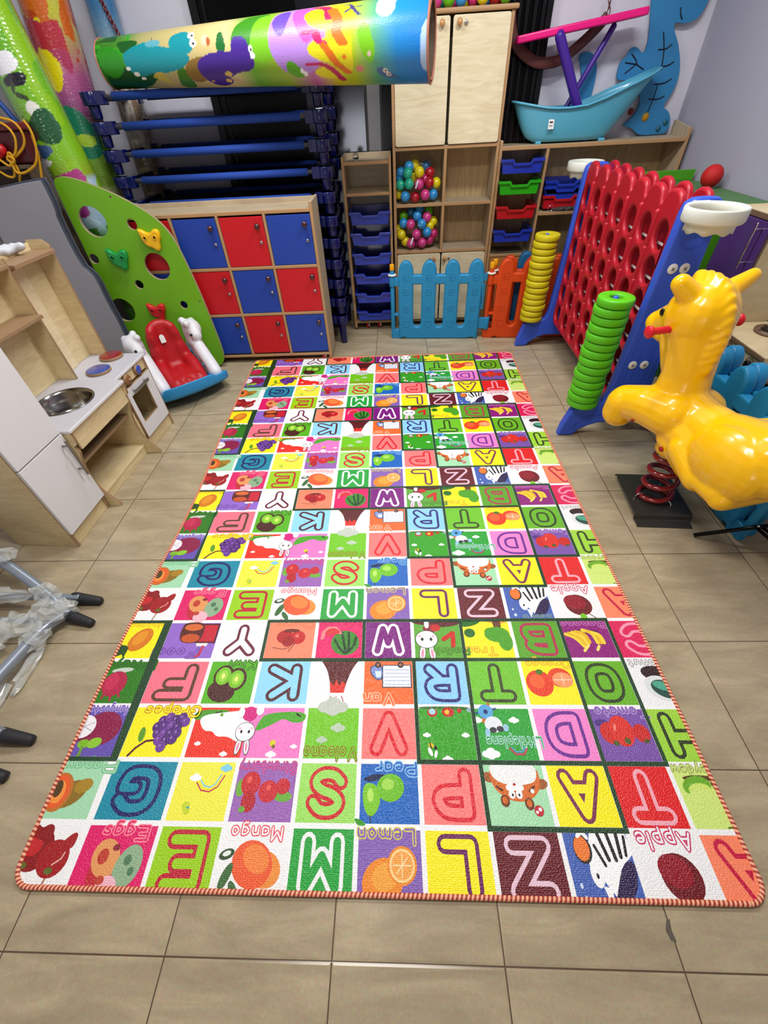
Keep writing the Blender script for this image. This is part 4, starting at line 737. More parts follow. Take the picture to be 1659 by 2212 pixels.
# ---- baby bath
def bath():
    t = thing('baby_bath', 'light blue plastic baby bath on top of the shelf unit', 'bath', (1.2, 3.84, 1.143))
    n = 40; rings = []
    def sup(cx, cy, a, b_, al, e=3.2):
        c, s = math.cos(al), math.sin(al); return cx+a*math.copysign(abs(c)**(2/e), c), cy+b_*math.copysign(abs(s)**(2/e), s)
    for k in range(11):
        f = k/10; R_ = []
        for i in range(n):
            al = 2*PI*i/n; bx, by = sup(1.165, 3.84, .235, .085, al); tx, ty = sup(1.215, 3.84, .435, .135, al, 2.6)
            u = (tx-.78)/.87; zt = 1.335+.02*max(0, (.25-u)/.25)-.02*math.sin(PI*min(1, u/.75))+.135*max(0, (u-.45)/.55)**1.4
            ff = f**(.55 if bx < 1.165 else .9); R_.append((bx+(tx-bx)*ff, by+(ty-by)*(f**.6), 1.152+(zt-1.152)*f))
        rings.append(R_)
    b = MB(); vs = [p for r_ in rings for p in r_]; fs = [list(range(n))[::-1]]
    for k in range(10):
        for i in range(n): j = (i+1) % n; fs.append((k*n+i, k*n+j, (k+1)*n+j, (k+1)*n+i))
    b.add(vs, fs, 0, True); o = b.build('tub', mat('sky_blue_plastic', '#58acc8', .28, coat=.3), t, world=True); s = o.modifiers.new('s', 'SOLIDIFY'); s.thickness = .005; s.offset = -1
    rim = rings[-1]; MB().tube([(1.215+(x-1.215)*1.02, 3.84+(y-3.84)*1.05, z) for x, y, z in rim], .009, 8, closed=True, flat=.7).build('rim', mat('sky_blue_plastic'), t, world=True)
    MB().box(.945, .98, 3.765, 3.91, 1.143, 1.158).box(1.36, 1.40, 3.765, 3.91, 1.143, 1.158).build('foot', mat('sky_blue_plastic'), t, world=True, bevel=.003)
    st = MB().box(0, .036, 0, .0008, 0, .048); st.box(.006, .028, -.0004, .0002, .030, .037, 1); 
    for i in range(7): st.box(.007+.003*i, .0085+.003*i, -.0004, .0002, .012, .021, 1)
    o = st.build('sticker', [WHT, BLK], t); o.location = (-.205, -.127, .075); o.rotation_euler = (math.radians(-11), 0, 0)
bath()
# ---- pink folding stand in the bath
t = thing('changing_stand', 'pink topped folding stand with purple crossed legs standing in the blue bath', 'stand', (1.15, 3.83, 1.16))
top = [(.745, 0.0), (.75, .06), (.97, .09), (1.47, .09), (1.485, .08), (1.485, -.05), (1.47, -.06), (.97, -.06), (.75, -.03)]
M = Matrix.Translation((0, 3.83, 1.522)) @ Matrix.Rotation(-math.atan2(.082, .74), 4, 'Y')
pk = MB().prism([(x, y-.015) for x, y in top], 0, .034, 0, M)
o = pk.build('top_board', mat('hot_pink_plastic', '#e8107c', .35), t, world=True, bevel=.008, seg=3)
PUR = mat('purple_leg_plastic', '#42208c', .35)
for nm, a, b_, r in (('leg', (.985, 3.765, 1.625), (1.275, 3.79, 1.165), .028), ('leg', (1.325, 3.87, 1.655), (1.05, 3.87, 1.165), .017)):
    MB().cap(a, b_, r, seg=16).build(nm, PUR, t, world=True)
# ---- blue sea creature cut-out leaning on the wall
OL = [(1.531, 1.80), (1.556, 1.717), (1.575, 1.657), (1.593, 1.588), (1.584, 1.531), (1.527, 1.573), (1.489, 1.564), (1.481, 1.529), (1.45, 1.512), (1.444, 1.471), (1.454, 1.425), (1.508, 1.424), (1.571, 1.418), (1.654, 1.324), (1.637, 1.251), (1.56, 1.20), (1.637, 1.19), (1.696, 1.146), (1.812, 1.146), (1.889, 1.150), (1.892, 1.216), (1.853, 1.267), (1.801, 1.285), (1.84, 1.347), (1.853, 1.416), (1.835, 1.484), (1.783, 1.572), (1.736, 1.623), (1.713, 1.664), (1.799, 1.650), (1.865, 1.677), (1.885, 1.741), (1.90, 1.86), (1.80, 1.92), (1.62, 1.90)]
t = thing('sea_creature_board', 'large blue painted sea creature cut-out leaning in the back right corner', 'decoration', (1.67, 3.96, 1.143))
SB = mat('painted_blue_board', '#2f7fb4', .55, bump=.2, bscale=200)
plate('board', [chaikin(OL, 2, True)], .014, .001, XZ(3.962), [SB], t)
ln = MB(); Q = lambda *p: [(x, 3.9535, z) for x, z in p]
for s_ in (((1.668, 1.625), (1.706, 1.547), (1.724, 1.459)), ((1.729, 1.391), (1.728, 1.329), (1.715, 1.265)), ((1.666, 1.551), (1.715, 1.55), (1.742, 1.57)), ((1.697, 1.475), (1.757, 1.476), (1.788, 1.494)), ((1.703, 1.396), (1.769, 1.397), (1.806, 1.418)), ((1.695, 1.328), (1.757, 1.323), (1.794, 1.338)), ((1.507, 1.54), (1.551, 1.507), (1.553, 1.492), (1.608, 1.468)), ((1.479, 1.503), (1.553, 1.492)), ((1.494, 1.454), (1.553, 1.492)), ((1.73, 1.72), (1.74, 1.69), (1.76, 1.67))):
    ln.tube(chaikin(Q(*s_), 2), .0032, 6)
ln.build('drawn_line', mat('black_marker', '#0c1020', .5), t, world=True)
for nm, c, x, z, r in (('disc', '#c8901c', 1.709, 1.24, .022), ('disc', '#7a1420', 1.60, 1.272, .018), ('disc', '#1f6478', 1.857, 1.207, .016), ('disc', '#1f6478', 1.821, 1.177, .016)):
    MB().lathe([(r, 0), (r, .004), (.0001, .0045)], 20, 0, Matrix.Translation((x, 3.955, z)) @ Matrix.Rotation(PI/2, 4, 'X')).build(nm, mat('disc_'+c[1:], c, .5), t, world=True)
o = plate('tail_board', [chaikin([(1.250, 1.564), (1.303, 1.529), (1.324, 1.454), (1.319, 1.37), (1.31, 1.146), (1.23, 1.146), (1.229, 1.342), (1.225, 1.42), (1.227, 1.465), (1.181, 1.549), (1.209, 1.562)], 2, True)], .014, .001, XZ(3.985), SB, loc=(1.26, 3.985, 1.145)); tag(o, 'small blue painted cut-out against the wall behind the crossed purple legs', 'decoration')
# ---- sling and chain above the bath
SL = mat('dark_red_leather', '#5a2a28', .5)
o = MB().tube(chaikin([(.705, 3.90, 1.76), (.72, 3.90, 1.671), (.761, 3.9, 1.60), (.846, 3.9, 1.545), (.926, 3.9, 1.518), (1.039, 3.9, 1.526), (1.10, 3.9, 1.555), (1.217, 3.9, 1.636), (1.285, 3.9, 1.70)], 2), .0065, 10, flat=4.2).build('leather_sling', SL); tag(o, 'dark red leather sling hanging on the wall behind the pink stand', 'sling')
ch = MB()
for i in range(12):
    c = Vector((1.276-.004*i, 3.87, 1.715+.024*i)); R_ = Matrix.Rotation(PI/2*(i % 2), 4, 'Z')
    ch.tube([tuple(c+(R_ @ Vector((.008*math.cos(a), 0, .016*math.sin(a))))) for a in [2*PI*k/12 for k in range(12)]], .0028, 6, closed=True)
o = ch.build('chain', SL); tag(o, 'dark red chain hanging above the pink stand', 'chain')
# ================================================================ LEFT ROLLS
def vnoise(x, y, sc, seed=0):
    rs = np.random.RandomState(seed); g_ = rs.rand(64, 64); X = x*sc; Y = y*sc; xi = np.floor(X).astype(int); yi = np.floor(Y).astype(int); fx = X-xi; fy = Y-yi
    fx = fx*fx*(3-2*fx); fy = fy*fy*(3-2*fy); G_ = lambda a, b: g_[a % 64, b % 64]
    return (G_(xi, yi)*(1-fx)+G_(xi+1, yi)*fx)*(1-fy)+(G_(xi, yi+1)*(1-fx)+G_(xi+1, yi+1)*fx)*fy
def inpoly(x, y, P):
    r = np.zeros(x.shape, bool); n = len(P)
    for i in range(n):
        (ax, ay), (bx, by) = P[i], P[(i+1) % n]; c = ((ay > y) != (by > y)) & (x < (bx-ax)*(y-ay)/(by-ay+1e-12)+ax); r ^= c
    return r
def paint(u, v, base, els):
    """base: ramp [(u, colour)...]; els in (u, v): e/p/s/n"""
    us = [b[0] for b in base]; C = np.stack([np.interp(u, us, [hx(b[1])[k] for b in base]) for k in range(3)], -1)
    for e in els:
        k, c = e[0], np.array(hx(e[1]))
        if k == 'e': _, _, cx, cy, rx, ry = e[:6]; a = e[6] if len(e) > 6 else 0; dx, dy = u-cx, v-cy; q = ((dx*math.cos(a)+dy*math.sin(a))/rx)**2+((-dx*math.sin(a)+dy*math.cos(a))/ry)**2; m = q < 1
        elif k == 'p': m = inpoly(u, v, chaikin(e[2], 2, True) if len(e) > 3 else e[2])
        elif k == 's':
            m = np.zeros(u.shape, bool); w = e[2]/2; P = chaikin(e[3], 2)
            for (ax, ay), (bx, by) in zip(P, P[1:]):
                L2 = (bx-ax)**2+(by-ay)**2+1e-12; t_ = np.clip(((u-ax)*(bx-ax)+(v-ay)*(by-ay))/L2, 0, 1); m |= (u-ax-t_*(bx-ax))**2+(v-ay-t_*(by-ay))**2 < w*w
        elif k == 'n': _, _, u0, u1, sc, th, seed = e; m = (u > u0) & (u < u1) & (vnoise(u, v, sc, seed) > th)
        C[m] = c
    return C
def roll(name, lab, A, B, ra, rb, base, els, e1, sheen=.35, coat=0., vs_=1., flip=False, turns=1.75, nu=260, nv=130, vr=(.0, 1.), inner='#5a4a3a', edge='#8a4a42'):
    """a rolled sheet from A to B. u runs along it, v around it starting at direction e1"""
    A, B = Vector(A), Vector(B); ax = (B-A).normalized(); e1 = Vector(e1); e1 = (e1-ax*e1.dot(ax)).normalized(); e2 = ax.cross(e1)*(-1 if flip else 1); L = (B-A).length
    t = thing(name, lab, 'mat roll', tuple(A), group='rolled printed mats')
    uu_, vv_ = np.meshgrid(np.linspace(0, 1, nu+1), np.linspace(0, 1, nv+1)); Cc = paint(uu_, vv_*vs_, base, els)
    vs = []
    for j in range(nv+1):
        a = 2*PI*j/nv
        for i in range(nu+1):
            f = i/nu; r = ra+(rb-ra)*f; p = ax*(L*f)+(e1*math.cos(a)+e2*math.sin(a))*r; vs.append(tuple(p))
    fs = [(j*(nu+1)+i, j*(nu+1)+i+1, (j+1)*(nu+1)+i+1, (j+1)*(nu+1)+i) for j in range(nv) for i in range(nu)]
    me = bpy.data.meshes.new('printed_sheet'); me.from_pydata(vs, [], fs); ca = me.color_attributes.new('Col', 'FLOAT_COLOR', 'POINT')
    buf = np.ones((len(vs), 4), np.float32); buf[:, :3] = Cc.reshape(-1, 3); ca.data.foreach_set('color', buf.ravel()); me.polygons.foreach_set('use_smooth', [True]*len(fs))
    me.materials.append(printed('sheet_%d_%d' % (sheen*100, coat*100), sheen, .7 if coat else .25, 70 if coat else 120, coat=coat)); o = bpy.data.objects.new('printed_sheet', me); COL.objects.link(o); o.parent = t
    # inner turns and end edges
    m = MB(); S = 90; sp = []
    for i in range(S+1): a = 2*PI*turns*i/S; q = 1-.16*i/S; sp.append((a, q))
    for k, (f0, f1) in enumerate(((.0, 1.0),)):
        vs = []; 
        for f in (0.002, .998):
            r = ra+(rb-ra)*f
            for a, q in sp: vs.append(tuple(ax*(L*f)+(e1*math.cos(a)+e2*math.sin(a))*(r*q-.003)))
        m.add(vs, [(i, i+1, S+1+i+1, S+1+i) for i in range(S)], 0, True)
    mi = mat('inner_'+inner[1:], inner, .5, var=.6, vscale=14); o = m.build('inner_turn', mi, t, fix=False); s = o.modifiers.new('s', 'SOLIDIFY'); s.thickness = .003
    for f in (0, 1):
        ed = MB(); r = ra+(rb-ra)*f; P = [tuple(ax*(L*f)+(e1*math.cos(a)+e2*math.sin(a))*(r*q)) for a, q in [(0, 1)]+sp]
        ed.tube(P, .0045, 6); ed.tube([tuple(ax*(L*f)+(e1*math.cos(2*PI*i/48)+e2*math.sin(2*PI*i/48))*r) for i in range(48)], .0045, 6, closed=True)
        ed.build('edge_piping', mat('piping_'+edge[1:], edge, .5), t, fix=False)
    return t
# v runs upward on the side facing the camera: e1 = straight down-back, so v .1 = bottom front ... .55 = top front
dino = [('n', '#2f9e1c', .0, .12, 26, .55, 1), ('n', '#14561c', .0, .2, 18, .62, 2), ('p', '#0e4a1a', [(.0, .05), (.1, .05), (.2, .22), (.1, .32), (.02, .34)], 1), ('p', '#2a8a1a', [(.02, .2), (.08, .26), (.1, .4), (.05, .5), (.0, .48)], 1),
  ('p', '#c4b04a', [(.17, .22), (.2, .31), (.23, .1)]), ('p', '#3f7a14', [(.24, .06), (.26, .3), (.29, .3), (.3, .06)], 1), ('p', '#8a6a2a', [(.3, .1), (.42, .3), (.4, .36), (.28, .33)], 1),
  ('p', '#0f8a94', [(.09, .40), (.12, .45), (.18, .50), (.22, .44), (.27, .42), (.32, .36), (.3, .3), (.24, .25), (.18, .26), (.14, .22), (.1, .27)], 1), ('p', '#0f8a94', [(.25, .43), (.26, .52), (.31, .55), (.335, .48), (.33, .38), (.28, .36)], 1), ('e', '#5aa0ae', .2, .47, .025, .03), ('e', '#f4f4f4', .327, .50, .011, .028), ('e', '#f4f4f4', .332, .44, .011, .028), ('e', '#101010', .33, .495, .004, .01), ('e', '#101010', .334, .437, .004, .01),
  ('e', '#f0f0e8', .1, .3, .008, .016), ('e', '#f0f0e8', .12, .25, .01, .018), ('e', '#f0f0e8', .135, .21, .008, .015), ('e', '#d8c0a0', .37, .45, .012, .04), ('e', '#b45a2a', .38, .44, .006, .03), ('p', '#1c6a2a', [(.40, .36), (.41, .5), (.425, .5), (.435, .36)], 1),
  ('p', '#3a8a1a', [(.44, .36), (.47, .58), (.56, .66), (.57, .5), (.55, .4)], 1), ('p', '#78c01e', [(.5, .36), (.53, .6), (.575, .6), (.56, .4), (.58, .3), (.52, .28)], 1), ('p', '#b88ae0', [(.57, .3), (.56, .42), (.575, .56), (.60, .64), (.7, .66), (.74, .5), (.7, .2), (.6, .2)], 1), ('p', '#6a4ab4', [(.57, .5), (.59, .6), (.63, .62), (.62, .5), (.60, .4)], 1), ('p', '#c85ab4', [(.62, .62), (.7, .66), (.7, .4), (.66, .36)], 1),
  ('p', '#44248c', [(.33, .22), (.33, .32), (.38, .37), (.45, .37), (.47, .33), (.48, .28), (.5, .24), (.43, .22), (.42, .12), (.37, .08)], 1), ('p', '#44248c', [(.445, .3), (.45, .44), (.47, .46), (.495, .44), (.505, .36), (.515, .28), (.49, .23), (.46, .24)], 1), ('e', '#f4f4f4', .507, .37, .007, .022), ('e', '#f4f4f4', .510, .33, .007, .022), ('e', '#101010', .509, .365, .003, .008), ('e', '#d8b45a', .42, .22, .012, .02), ('e', '#d8b45a', .41, .16, .01, .02), ('e', '#c8b080', .44, .16, .012, .04, .4), ('e', '#c89a3a', .36, .16, .006, .01),
  ('p', '#e8dc1e', [(.66, .56), (.72, .62), (.75, .5), (.74, .42), (.68, .46)], 1), ('p', '#e8dc1e', [(.665, .36), (.72, .4), (.77, .36), (.76, .26), (.69, .28)], 1), ('p', '#e8dc1e', [(.68, .22), (.72, .25), (.77, .2), (.75, .14), (.69, .17)], 1), ('p', '#e8dc1e', [(.74, .64), (.78, .62), (.8, .4), (.8, .2), (.76, .2), (.77, .4)], 1),
  ('s', '#c8205a', .03, [(.70, .62), (.735, .58), (.74, .5)]), ('s', '#e0701e', .03, [(.745, .56), (.765, .48), (.755, .42), (.775, .36)]), ('s', '#c8206a', .024, [(.67, .43), (.70, .44), (.705, .38), (.72, .37)]), ('s', '#e0701e', .022, [(.72, .36), (.74, .3), (.75, .26), (.78, .2)]), ('s', '#c0285a', .02, [(.67, .26), (.71, .26), (.74, .22), (.76, .14)]), ('e', '#e8801e', .775, .29, .006, .015), ('p', '#5aa81e', [(.60, .22), (.61, .3), (.64, .26), (.655, .18), (.63, .16)], 1), ('e', '#f4f4f4', .647, .22, .006, .018), ('e', '#f4f4f4', .655, .2, .006, .018),
  ('s', '#4a3a78', .010, [(.775, .60), (.79, .6), (.80, .55), (.82, .5)]), ('s', '#4a3a78', .008, [(.78, .53), (.80, .56)]), ('s', '#4a3a78', .006, [(.80, .57), (.825, .56)]), ('p', '#7ac41e', [(.815, .4), (.82, .45), (.845, .45), (.85, .4), (.865, .33), (.85, .24), (.83, .28), (.82, .34)], 1), ('e', '#e8c8b8', .845, .3, .006, .012), ('e', '#d88a78', .815, .22, .012, .02),
  ('p', '#d0e0f4', [(.86, .5), (.865, .6), (.88, .68), (.92, .66), (.925, .6), (.91, .56), (.915, .5), (.89, .46)], 1), ('p', '#a8c8ee', [(.985, .2), (.98, .3), (.985, .42), (1.01, .45), (1.01, .18)], 1), ('p', '#4a6aa0', [(.855, .2), (.87, .24), (.9, .18), (.93, .15), (.89, .14)], 1), ('e', '#f0e8d8', .885, .2, .007, .014), ('e', '#f0e8d8', .892, .175, .007, .014), ('e', '#202020', .886, .2, .003, .006), ('e', '#202020', .893, .175, .003, .006)]
roll('rolled_mat', 'printed dinosaur mat roll lying across the top of the blue cots', (-1.63, 3.46, 1.612), (.185, 3.10, 1.604), .0985, .152,
     [(0, '#1c6a1c'), (.1, '#4a8a2a'), (.16, '#a8a068'), (.34, '#c8b478'), (.44, '#d0c488'), (.5, '#6aae28'), (.6, '#9ab830'), (.68, '#c86ab0'), (.74, '#d8d020'), (.8, '#b4cc1e'), (.86, '#5aa880'), (.92, '#1a86cc'), (1, '#1478d0')], dino, (0, .12, -1), sheen=.34, vs_=1.32, flip=True, turns=1.5, nu=420, nv=150, edge='#b0705a')
volc = [('n', '#b8401e', .62, .8, 30, .5, 4), ('p', '#e0d01a', [(.60, .2), (.72, .26), (.8, .34), (.78, .42), (.62, .36), (.5, .3)], 1), ('p', '#e0d01a', [(.5, .48), (.62, .44), (.76, .46), (.78, .6), (.6, .62), (.48, .56)], 1), ('n', '#c8601c', .7, .9, 24, .55, 7), ('s', '#a83258', .05, [(.76, .2), (.66, .42), (.74, .52), (.62, .66)]), ('s', '#b02a3a', .05, [(.74, .4), (.7, .52), (.72, .66)]), ('s', '#a03a68', .03, [(.72, .4), (.5, .42), (.42, .46)]),
  ('p', '#1f7a5a', [(.2, .36), (.42, .44), (.44, .62), (.3, .74), (.18, .7)], 1), ('p', '#7ac028', [(.24, .34), (.38, .36), (.36, .5), (.26, .5)], 1), ('e', '#f0f0f0', .41, .46, .016, .05), ('e', '#101010', .41, .48, .006, .02), ('e', '#a8c83a', .28, .62, .03, .07), ('p', '#44307c', [(-.05, .42), (.06, .46), (.16, .42), (.08, .56), (-.05, .66)], 1), ('e', '#c8b070', .02, .5, .03, .05), ('e', '#c8a850', .06, .5, .012, .03)]
roll('rolled_mat', 'upright glossy mat roll with a yellow volcano print beside the blue cots', (-2.13, 3.52, .03), (-1.905, 3.57, 2.02), .118, .130,
     [(0, '#d8ccb0'), (.5, '#c8bc98'), (.53, '#6a8a2a'), (.62, '#6a9a2a'), (.7, '#8a4a78'), (.78, '#b0588a'), (.9, '#b8b428'), (1, '#c0c060')], [(e[0], e[1])+tuple([[( .5+u*.5, v) for u, v in e[2]]]+list(e[3:])) if e[0] == 'p' else ((e[0], e[1], e[2], [(.5+u*.5, v) for u, v in e[3]]) if e[0] == 's' else ((e[0], e[1], .5+e[2]*.5, e[3], e[4]*.5, e[5]) if e[0] == 'e' else (e[0], e[1], .5+e[2]*.5, .5+e[3]*.5, *e[4:]))) for e in volc], (.3, 1, 0), sheen=.25, coat=1., nu=340, nv=100, inner='#7a6a58')
farm = [('n', '#86b81c', .5, 1, 16, .62, 11), ('e', '#ececec', .95, .42, .02, .05), ('e', '#202020', .95, .42, .008, .02), ('p', '#e8e8ec', [(.84, .3), (.87, .42), (.9, .5), (.87, .56), (.84, .46)], 1), ('p', '#222222', [(.83, .4), (.85, .46), (.84, .54), (.815, .5)], 1), ('p', '#e8e8ec', [(.77, .38), (.80, .5), (.81, .64), (.775, .66), (.765, .54)], 1), ('p', '#161626', [(.75, .46), (.77, .56), (.765, .68), (.74, .62)], 1), ('s', '#2a3a18', .012, [(.72, .6), (.735, .52), (.75, .56)]), ('p', '#e0e0d8', [(.70, .54), (.72, .6), (.70, .66), (.68, .6)], 1), ('p', '#14502a', [(.66, .46), (.70, .6), (.70, .7), (.64, .72), (.62, .6)], 1), ('p', '#4a3428', [(.66, .3), (.68, .4), (.68, .52), (.64, .56), (.63, .36)], 1), ('e', '#b8b020', .638, .34, .016, .06), ('p', '#3a5a8a', [(.62, .36), (.635, .5), (.62, .62), (.60, .5), (.6, .4)], 1), ('p', '#ececec', [(.60, .36), (.605, .48), (.59, .56), (.58, .4)], 1), ('p', '#a83a7c', [(.555, .28), (.565, .6), (.575, .7), (.53, .72), (.525, .5), (.53, .3)], 1), ('p', '#ececf0', [(.53, .36), (.535, .6), (.525, .7), (.50, .6), (.5, .4)], 1), ('p', '#8a2a7a', [(.50, .46), (.51, .56), (.47, .64), (.455, .56), (.47, .48)], 1), ('p', '#b04a2a', [(.51, .34), (.505, .4), (.465, .42), (.46, .36)], 1), ('n', '#3a7a20', .3, .43, 14, .45, 13), ('e', '#c83a3a', .385, .52, .018, .04), ('e', '#c83a3a', .39, .66, .018, .04), ('e', '#b07aa0', .35, .62, .02, .05)]
roll('rolled_mat', 'upright glossy mat roll with a green farm print of cows behind the green board', (-1.862, 3.21, .03), (-2.075, 3.24, 2.05), .118, .126,
     [(0, '#3a7a20'), (.40, '#4a8a24'), (.44, '#9ab8c8'), (.54, '#a8bcd0'), (.555, '#8aa020'), (.6, '#7cb41c'), (.9, '#5aa428'), (1, '#5aa83a')], farm, (.3, 1, 0), sheen=.22, coat=1., nu=420, nv=100, inner='#7a6a58')
roll('rolled_mat', 'upright mat roll in cloudy blue print in the corner behind the other rolls', (-1.88, 3.86, .03), (-1.745, 3.89, 2.02), .075, .085,
     [(0, '#8a7a68'), (.7, '#9a8468'), (.80, '#7c3a34'), (.84, '#88a8b8'), (.92, '#3a78a8'), (1, '#2a6a9c')], [('n', '#c8c0b8', .6, .78, 30, .6, 5)], (.3, 1, 0), sheen=.3, coat=.6, nu=120, nv=40)
cb = MB()
for i in range(26):
    c = Vector((-1.675+.003*i*0, 3.80, 1.50+.018*i)); c.x = -1.60-.0050*i; R_ = Matrix.Rotation(PI/2*(i % 2), 4, 'Z')
    cb.tube([tuple(c+(R_ @ Vector((.009*math.cos(a), 0, .014*math.sin(a))))) for a in [2*PI*k/10 for k in range(10)]], .0045, 6, closed=True)
o = cb.build('wrapped_chain', mat('wrapped_dark_red', '#6a1420', .25, coat=1)); tag(o, 'dark red chain in clear film hanging beside the corner mat roll', 'chain')
# ================================================================ LEFT SIDE
GRN = mat('lime_green_board', '#6fae1a', .45, bump=.05); PLY = mat('ply_edge', '#a08c74', .6)
t = thing('climbing_board', 'lime green curved climbing board with round holes leaning at the locker', 'climbing board', (-1.65, 3.03, 0))
OLg = chaikin([(-1.992, .60), (-1.992, 1.05), (-1.988, 1.155), (-1.94, 1.172), (-1.85, 1.155), (-1.73, 1.108), (-1.62, 1.055), (-1.51, .985), (-1.44, .92), (-1.40, .84), (-1.372, .70), (-1.344, .497), (-1.331, .317), (-1.318, .124), (-1.335, .04), (-1.40, .001), (-1.60, .001), (-1.96, .001), (-1.992, .03)], 2, True)
HO = [(-1.859, .950, .080), (-1.569, .695, .078), (-1.925, .437, .078), (-1.626, .928, .029), (-1.962, .754, .028), (-1.738, .594, .027), (-1.486, .456, .025), (-1.495, .155, .068)]
plate('board', [OLg]+[circle(x, z, r, r, 32)[::-1] for x, z, r in HO]+[circle(-1.691, 1.065, .006, .006, 8)[::-1], circle(-1.367, .472, .005, .005, 8)[::-1]], .02, .0015, XZ(3.028), [GRN, PLY], t, edge=True)
def hold(c, x, z, s, rot, nm):
    hm = mat('hold_'+nm, c, .35, coat=.3)
    P = chaikin([(-.058, .055), (-.038, .052), (-.012, .032), (.01, .032), (.03, .048), (.056, .042), (.056, .01), (.036, -.018), (.028, -.05), (.008, -.056), (-.008, -.036), (-.034, -.030), (-.052, -.004)], 2, True)
    P = [(x+s*(a*math.cos(rot)-b*math.sin(rot)), z+s*(a*math.sin(rot)+b*math.cos(rot))) for a, b in P]
    h = plate('hold', [P], .036, .013, XZ(3.002), hm, t, res=3); h['label'] = nm+' climbing hold'
    q = MB()
    for a, b in ((-.028, .012), (.026, .010)):
        px, pz = x+s*(a*math.cos(rot)-b*math.sin(rot)), z+s*(a*math.sin(rot)+b*math.cos(rot))
        k = MB().lathe([(.0125, 0), (.0125, .004), (.008, .004), (.008, .001), (.0001, .001)], 16, 0, Matrix.Translation((px, 2.9845, pz)) @ Matrix.Rotation(PI/2, 4, 'X')); k.lathe([(.0078, .0015), (.0001, .0016)], 14, 1, Matrix.Translation((px, 2.9845, pz)) @ Matrix.Rotation(PI/2, 4, 'X'))
        k.build('bolt_hole', [hm, BLK], h, world=True)
hold('#0a9040', -1.788, .750, 1.15, .0, 'green'); hold('#f0b80a', -1.530, .848, 1.15, .05, 'yellow'); hold('#c8141e', -1.676, .424, 1.08, .05, 'red')
# grey folded table panel
GRY = mat('grey_plastic_panel', '#94949b', .6, bump=.15, bscale=500); GRYD = mat('grey_panel_edge', '#484c5a', .5)
t = thing('folded_table', 'grey plastic folded table standing on edge left of the climbing board', 'table', (-2.15, 2.93, 0))
P = chaikin([(-2.41, .01), (-2.41, 1.10), (-2.40, 1.125), (-2.00, 1.172), (-1.985, 1.16), (-1.985, 1.04), (-2.004, .985), (-2.000, .745), (-1.965, .708), (-1.944, .66), (-1.946, .526), (-1.932, .372), (-1.935, .12), (-1.96, .01)], 1, True)
plate('panel', [P], .03, .005, XZ(2.93), [GRY, GRYD], t, edge=True)
plate('frame', [[(x+.012, z+(.008 if z > 1 else 0)) for x, z in P]], .014, .003, XZ(2.954), GRYD, t)
# plain bookcase behind, with crate, rope and pole
BRW = wood('dull_brown_board', '#4e3f30', '#5f4d3a', (2, 2, 12), .6, 1)
t = thing('bookcase', 'dull brown bookcase edge behind the grey folded table', 'bookcase', (-2.24, 3.05, 0))
MB().box(-2.44, -2.425, 2.975, 3.10, 0, 1.23).box(-2.075, -2.055, 2.975, 3.10, 0, 1.23).box(-2.425, -2.075, 2.975, 3.10, 1.215, 1.232).box(-2.425, -2.075, 2.975, 3.10, .6, .615).box(-2.425, -2.075, 3.09, 3.10, .0, 1.215).build('body', BRW, t, world=True, bevel=.002)
t = thing('crate', 'dark maroon plastic crate on top of the bookcase behind the yellow rope', 'crate', (-2.22, 3.04, 1.232))
MB().box(-2.40, -2.035, 3.0, 3.09, 1.234, 1.372).build('crate_body', mat('maroon_plastic', '#4a0e14', .4), t, world=True, bevel=.01)
MB().box(-2.41, -2.02, 2.99, 3.10, 1.372, 1.405).build('rim', mat('maroon_rim', '#6a2026', .45), t, world=True, bevel=.006)
YR = mat('yellow_rope', '#d09a10', .6, bump=.8, bscale=600)
RP = [[(-2.30, 1.43), (-2.15, 1.45), (-2.07, 1.42), (-2.025, 1.412), (-2.002, 1.385), (-2.0, 1.341), (-2.03, 1.305), (-2.08, 1.278), (-2.12, 1.262)], [(-2.2, 1.44), (-2.10, 1.413), (-2.056, 1.388), (-2.045, 1.351), (-2.059, 1.319), (-2.085, 1.285), (-2.12, 1.262)],
      [(-1.952, 1.41), (-1.94, 1.385), (-1.938, 1.355), (-1.950, 1.304), (-1.987, 1.24), (-2.041, 1.212), (-2.096, 1.196), (-2.138, 1.20), (-2.13, 1.25)], [(-1.955, 1.35), (-1.965, 1.29), (-1.98, 1.25), (-2.0, 1.205), (-2.02, 1.16)], [(-2.30, 1.25), (-2.229, 1.21), (-2.20, 1.185), (-2.16, 1.18), (-2.14, 1.22), (-2.12, 1.26)], [(-2.32, 1.40), (-2.25, 1.33), (-2.19, 1.26), (-2.15, 1.225), (-2.13, 1.25)], [(-2.13, 1.25), (-2.125, 1.20), (-2.15, 1.165), (-2.16, 1.14)], [(-2.135, 1.26), (-2.11, 1.275), (-2.125, 1.29), (-2.14, 1.27), (-2.115, 1.25), (-2.13, 1.235), (-2.145, 1.255)], [(-2.12, 1.245), (-2.105, 1.26), (-2.13, 1.275), (-2.15, 1.26), (-2.12, 1.24)]]
cu = MB()
for i, p in enumerate(RP): cu.tube(chaikin([(x, 2.975-.008*(i % 3), z) for x, z in p], 2), .0062, 8)
o = cu.build('yellow_rope', YR); tag(o, 'knotted coil of yellow rope hanging over the maroon crate', 'rope')
o = MB().cap((-2.30, 2.985, 1.25), (-2.165, 2.985, 1.30), .035, .028).build('red_toy', mat('red_toy_plastic', '#b8101c', .4)); o.location = (0, -.012, 0); tag(o, 'bright red toy piece at the far left below the yellow rope', 'toy')
o = MB().cap((-2.42, 3.16, 1.95), (-2.12, 3.16, 1.39), .014).build('blue_pole', mat('blue_pole_plastic', '#1f4c9c', .5)); tag(o, 'thin blue pole leaning above the maroon crate', 'pole')
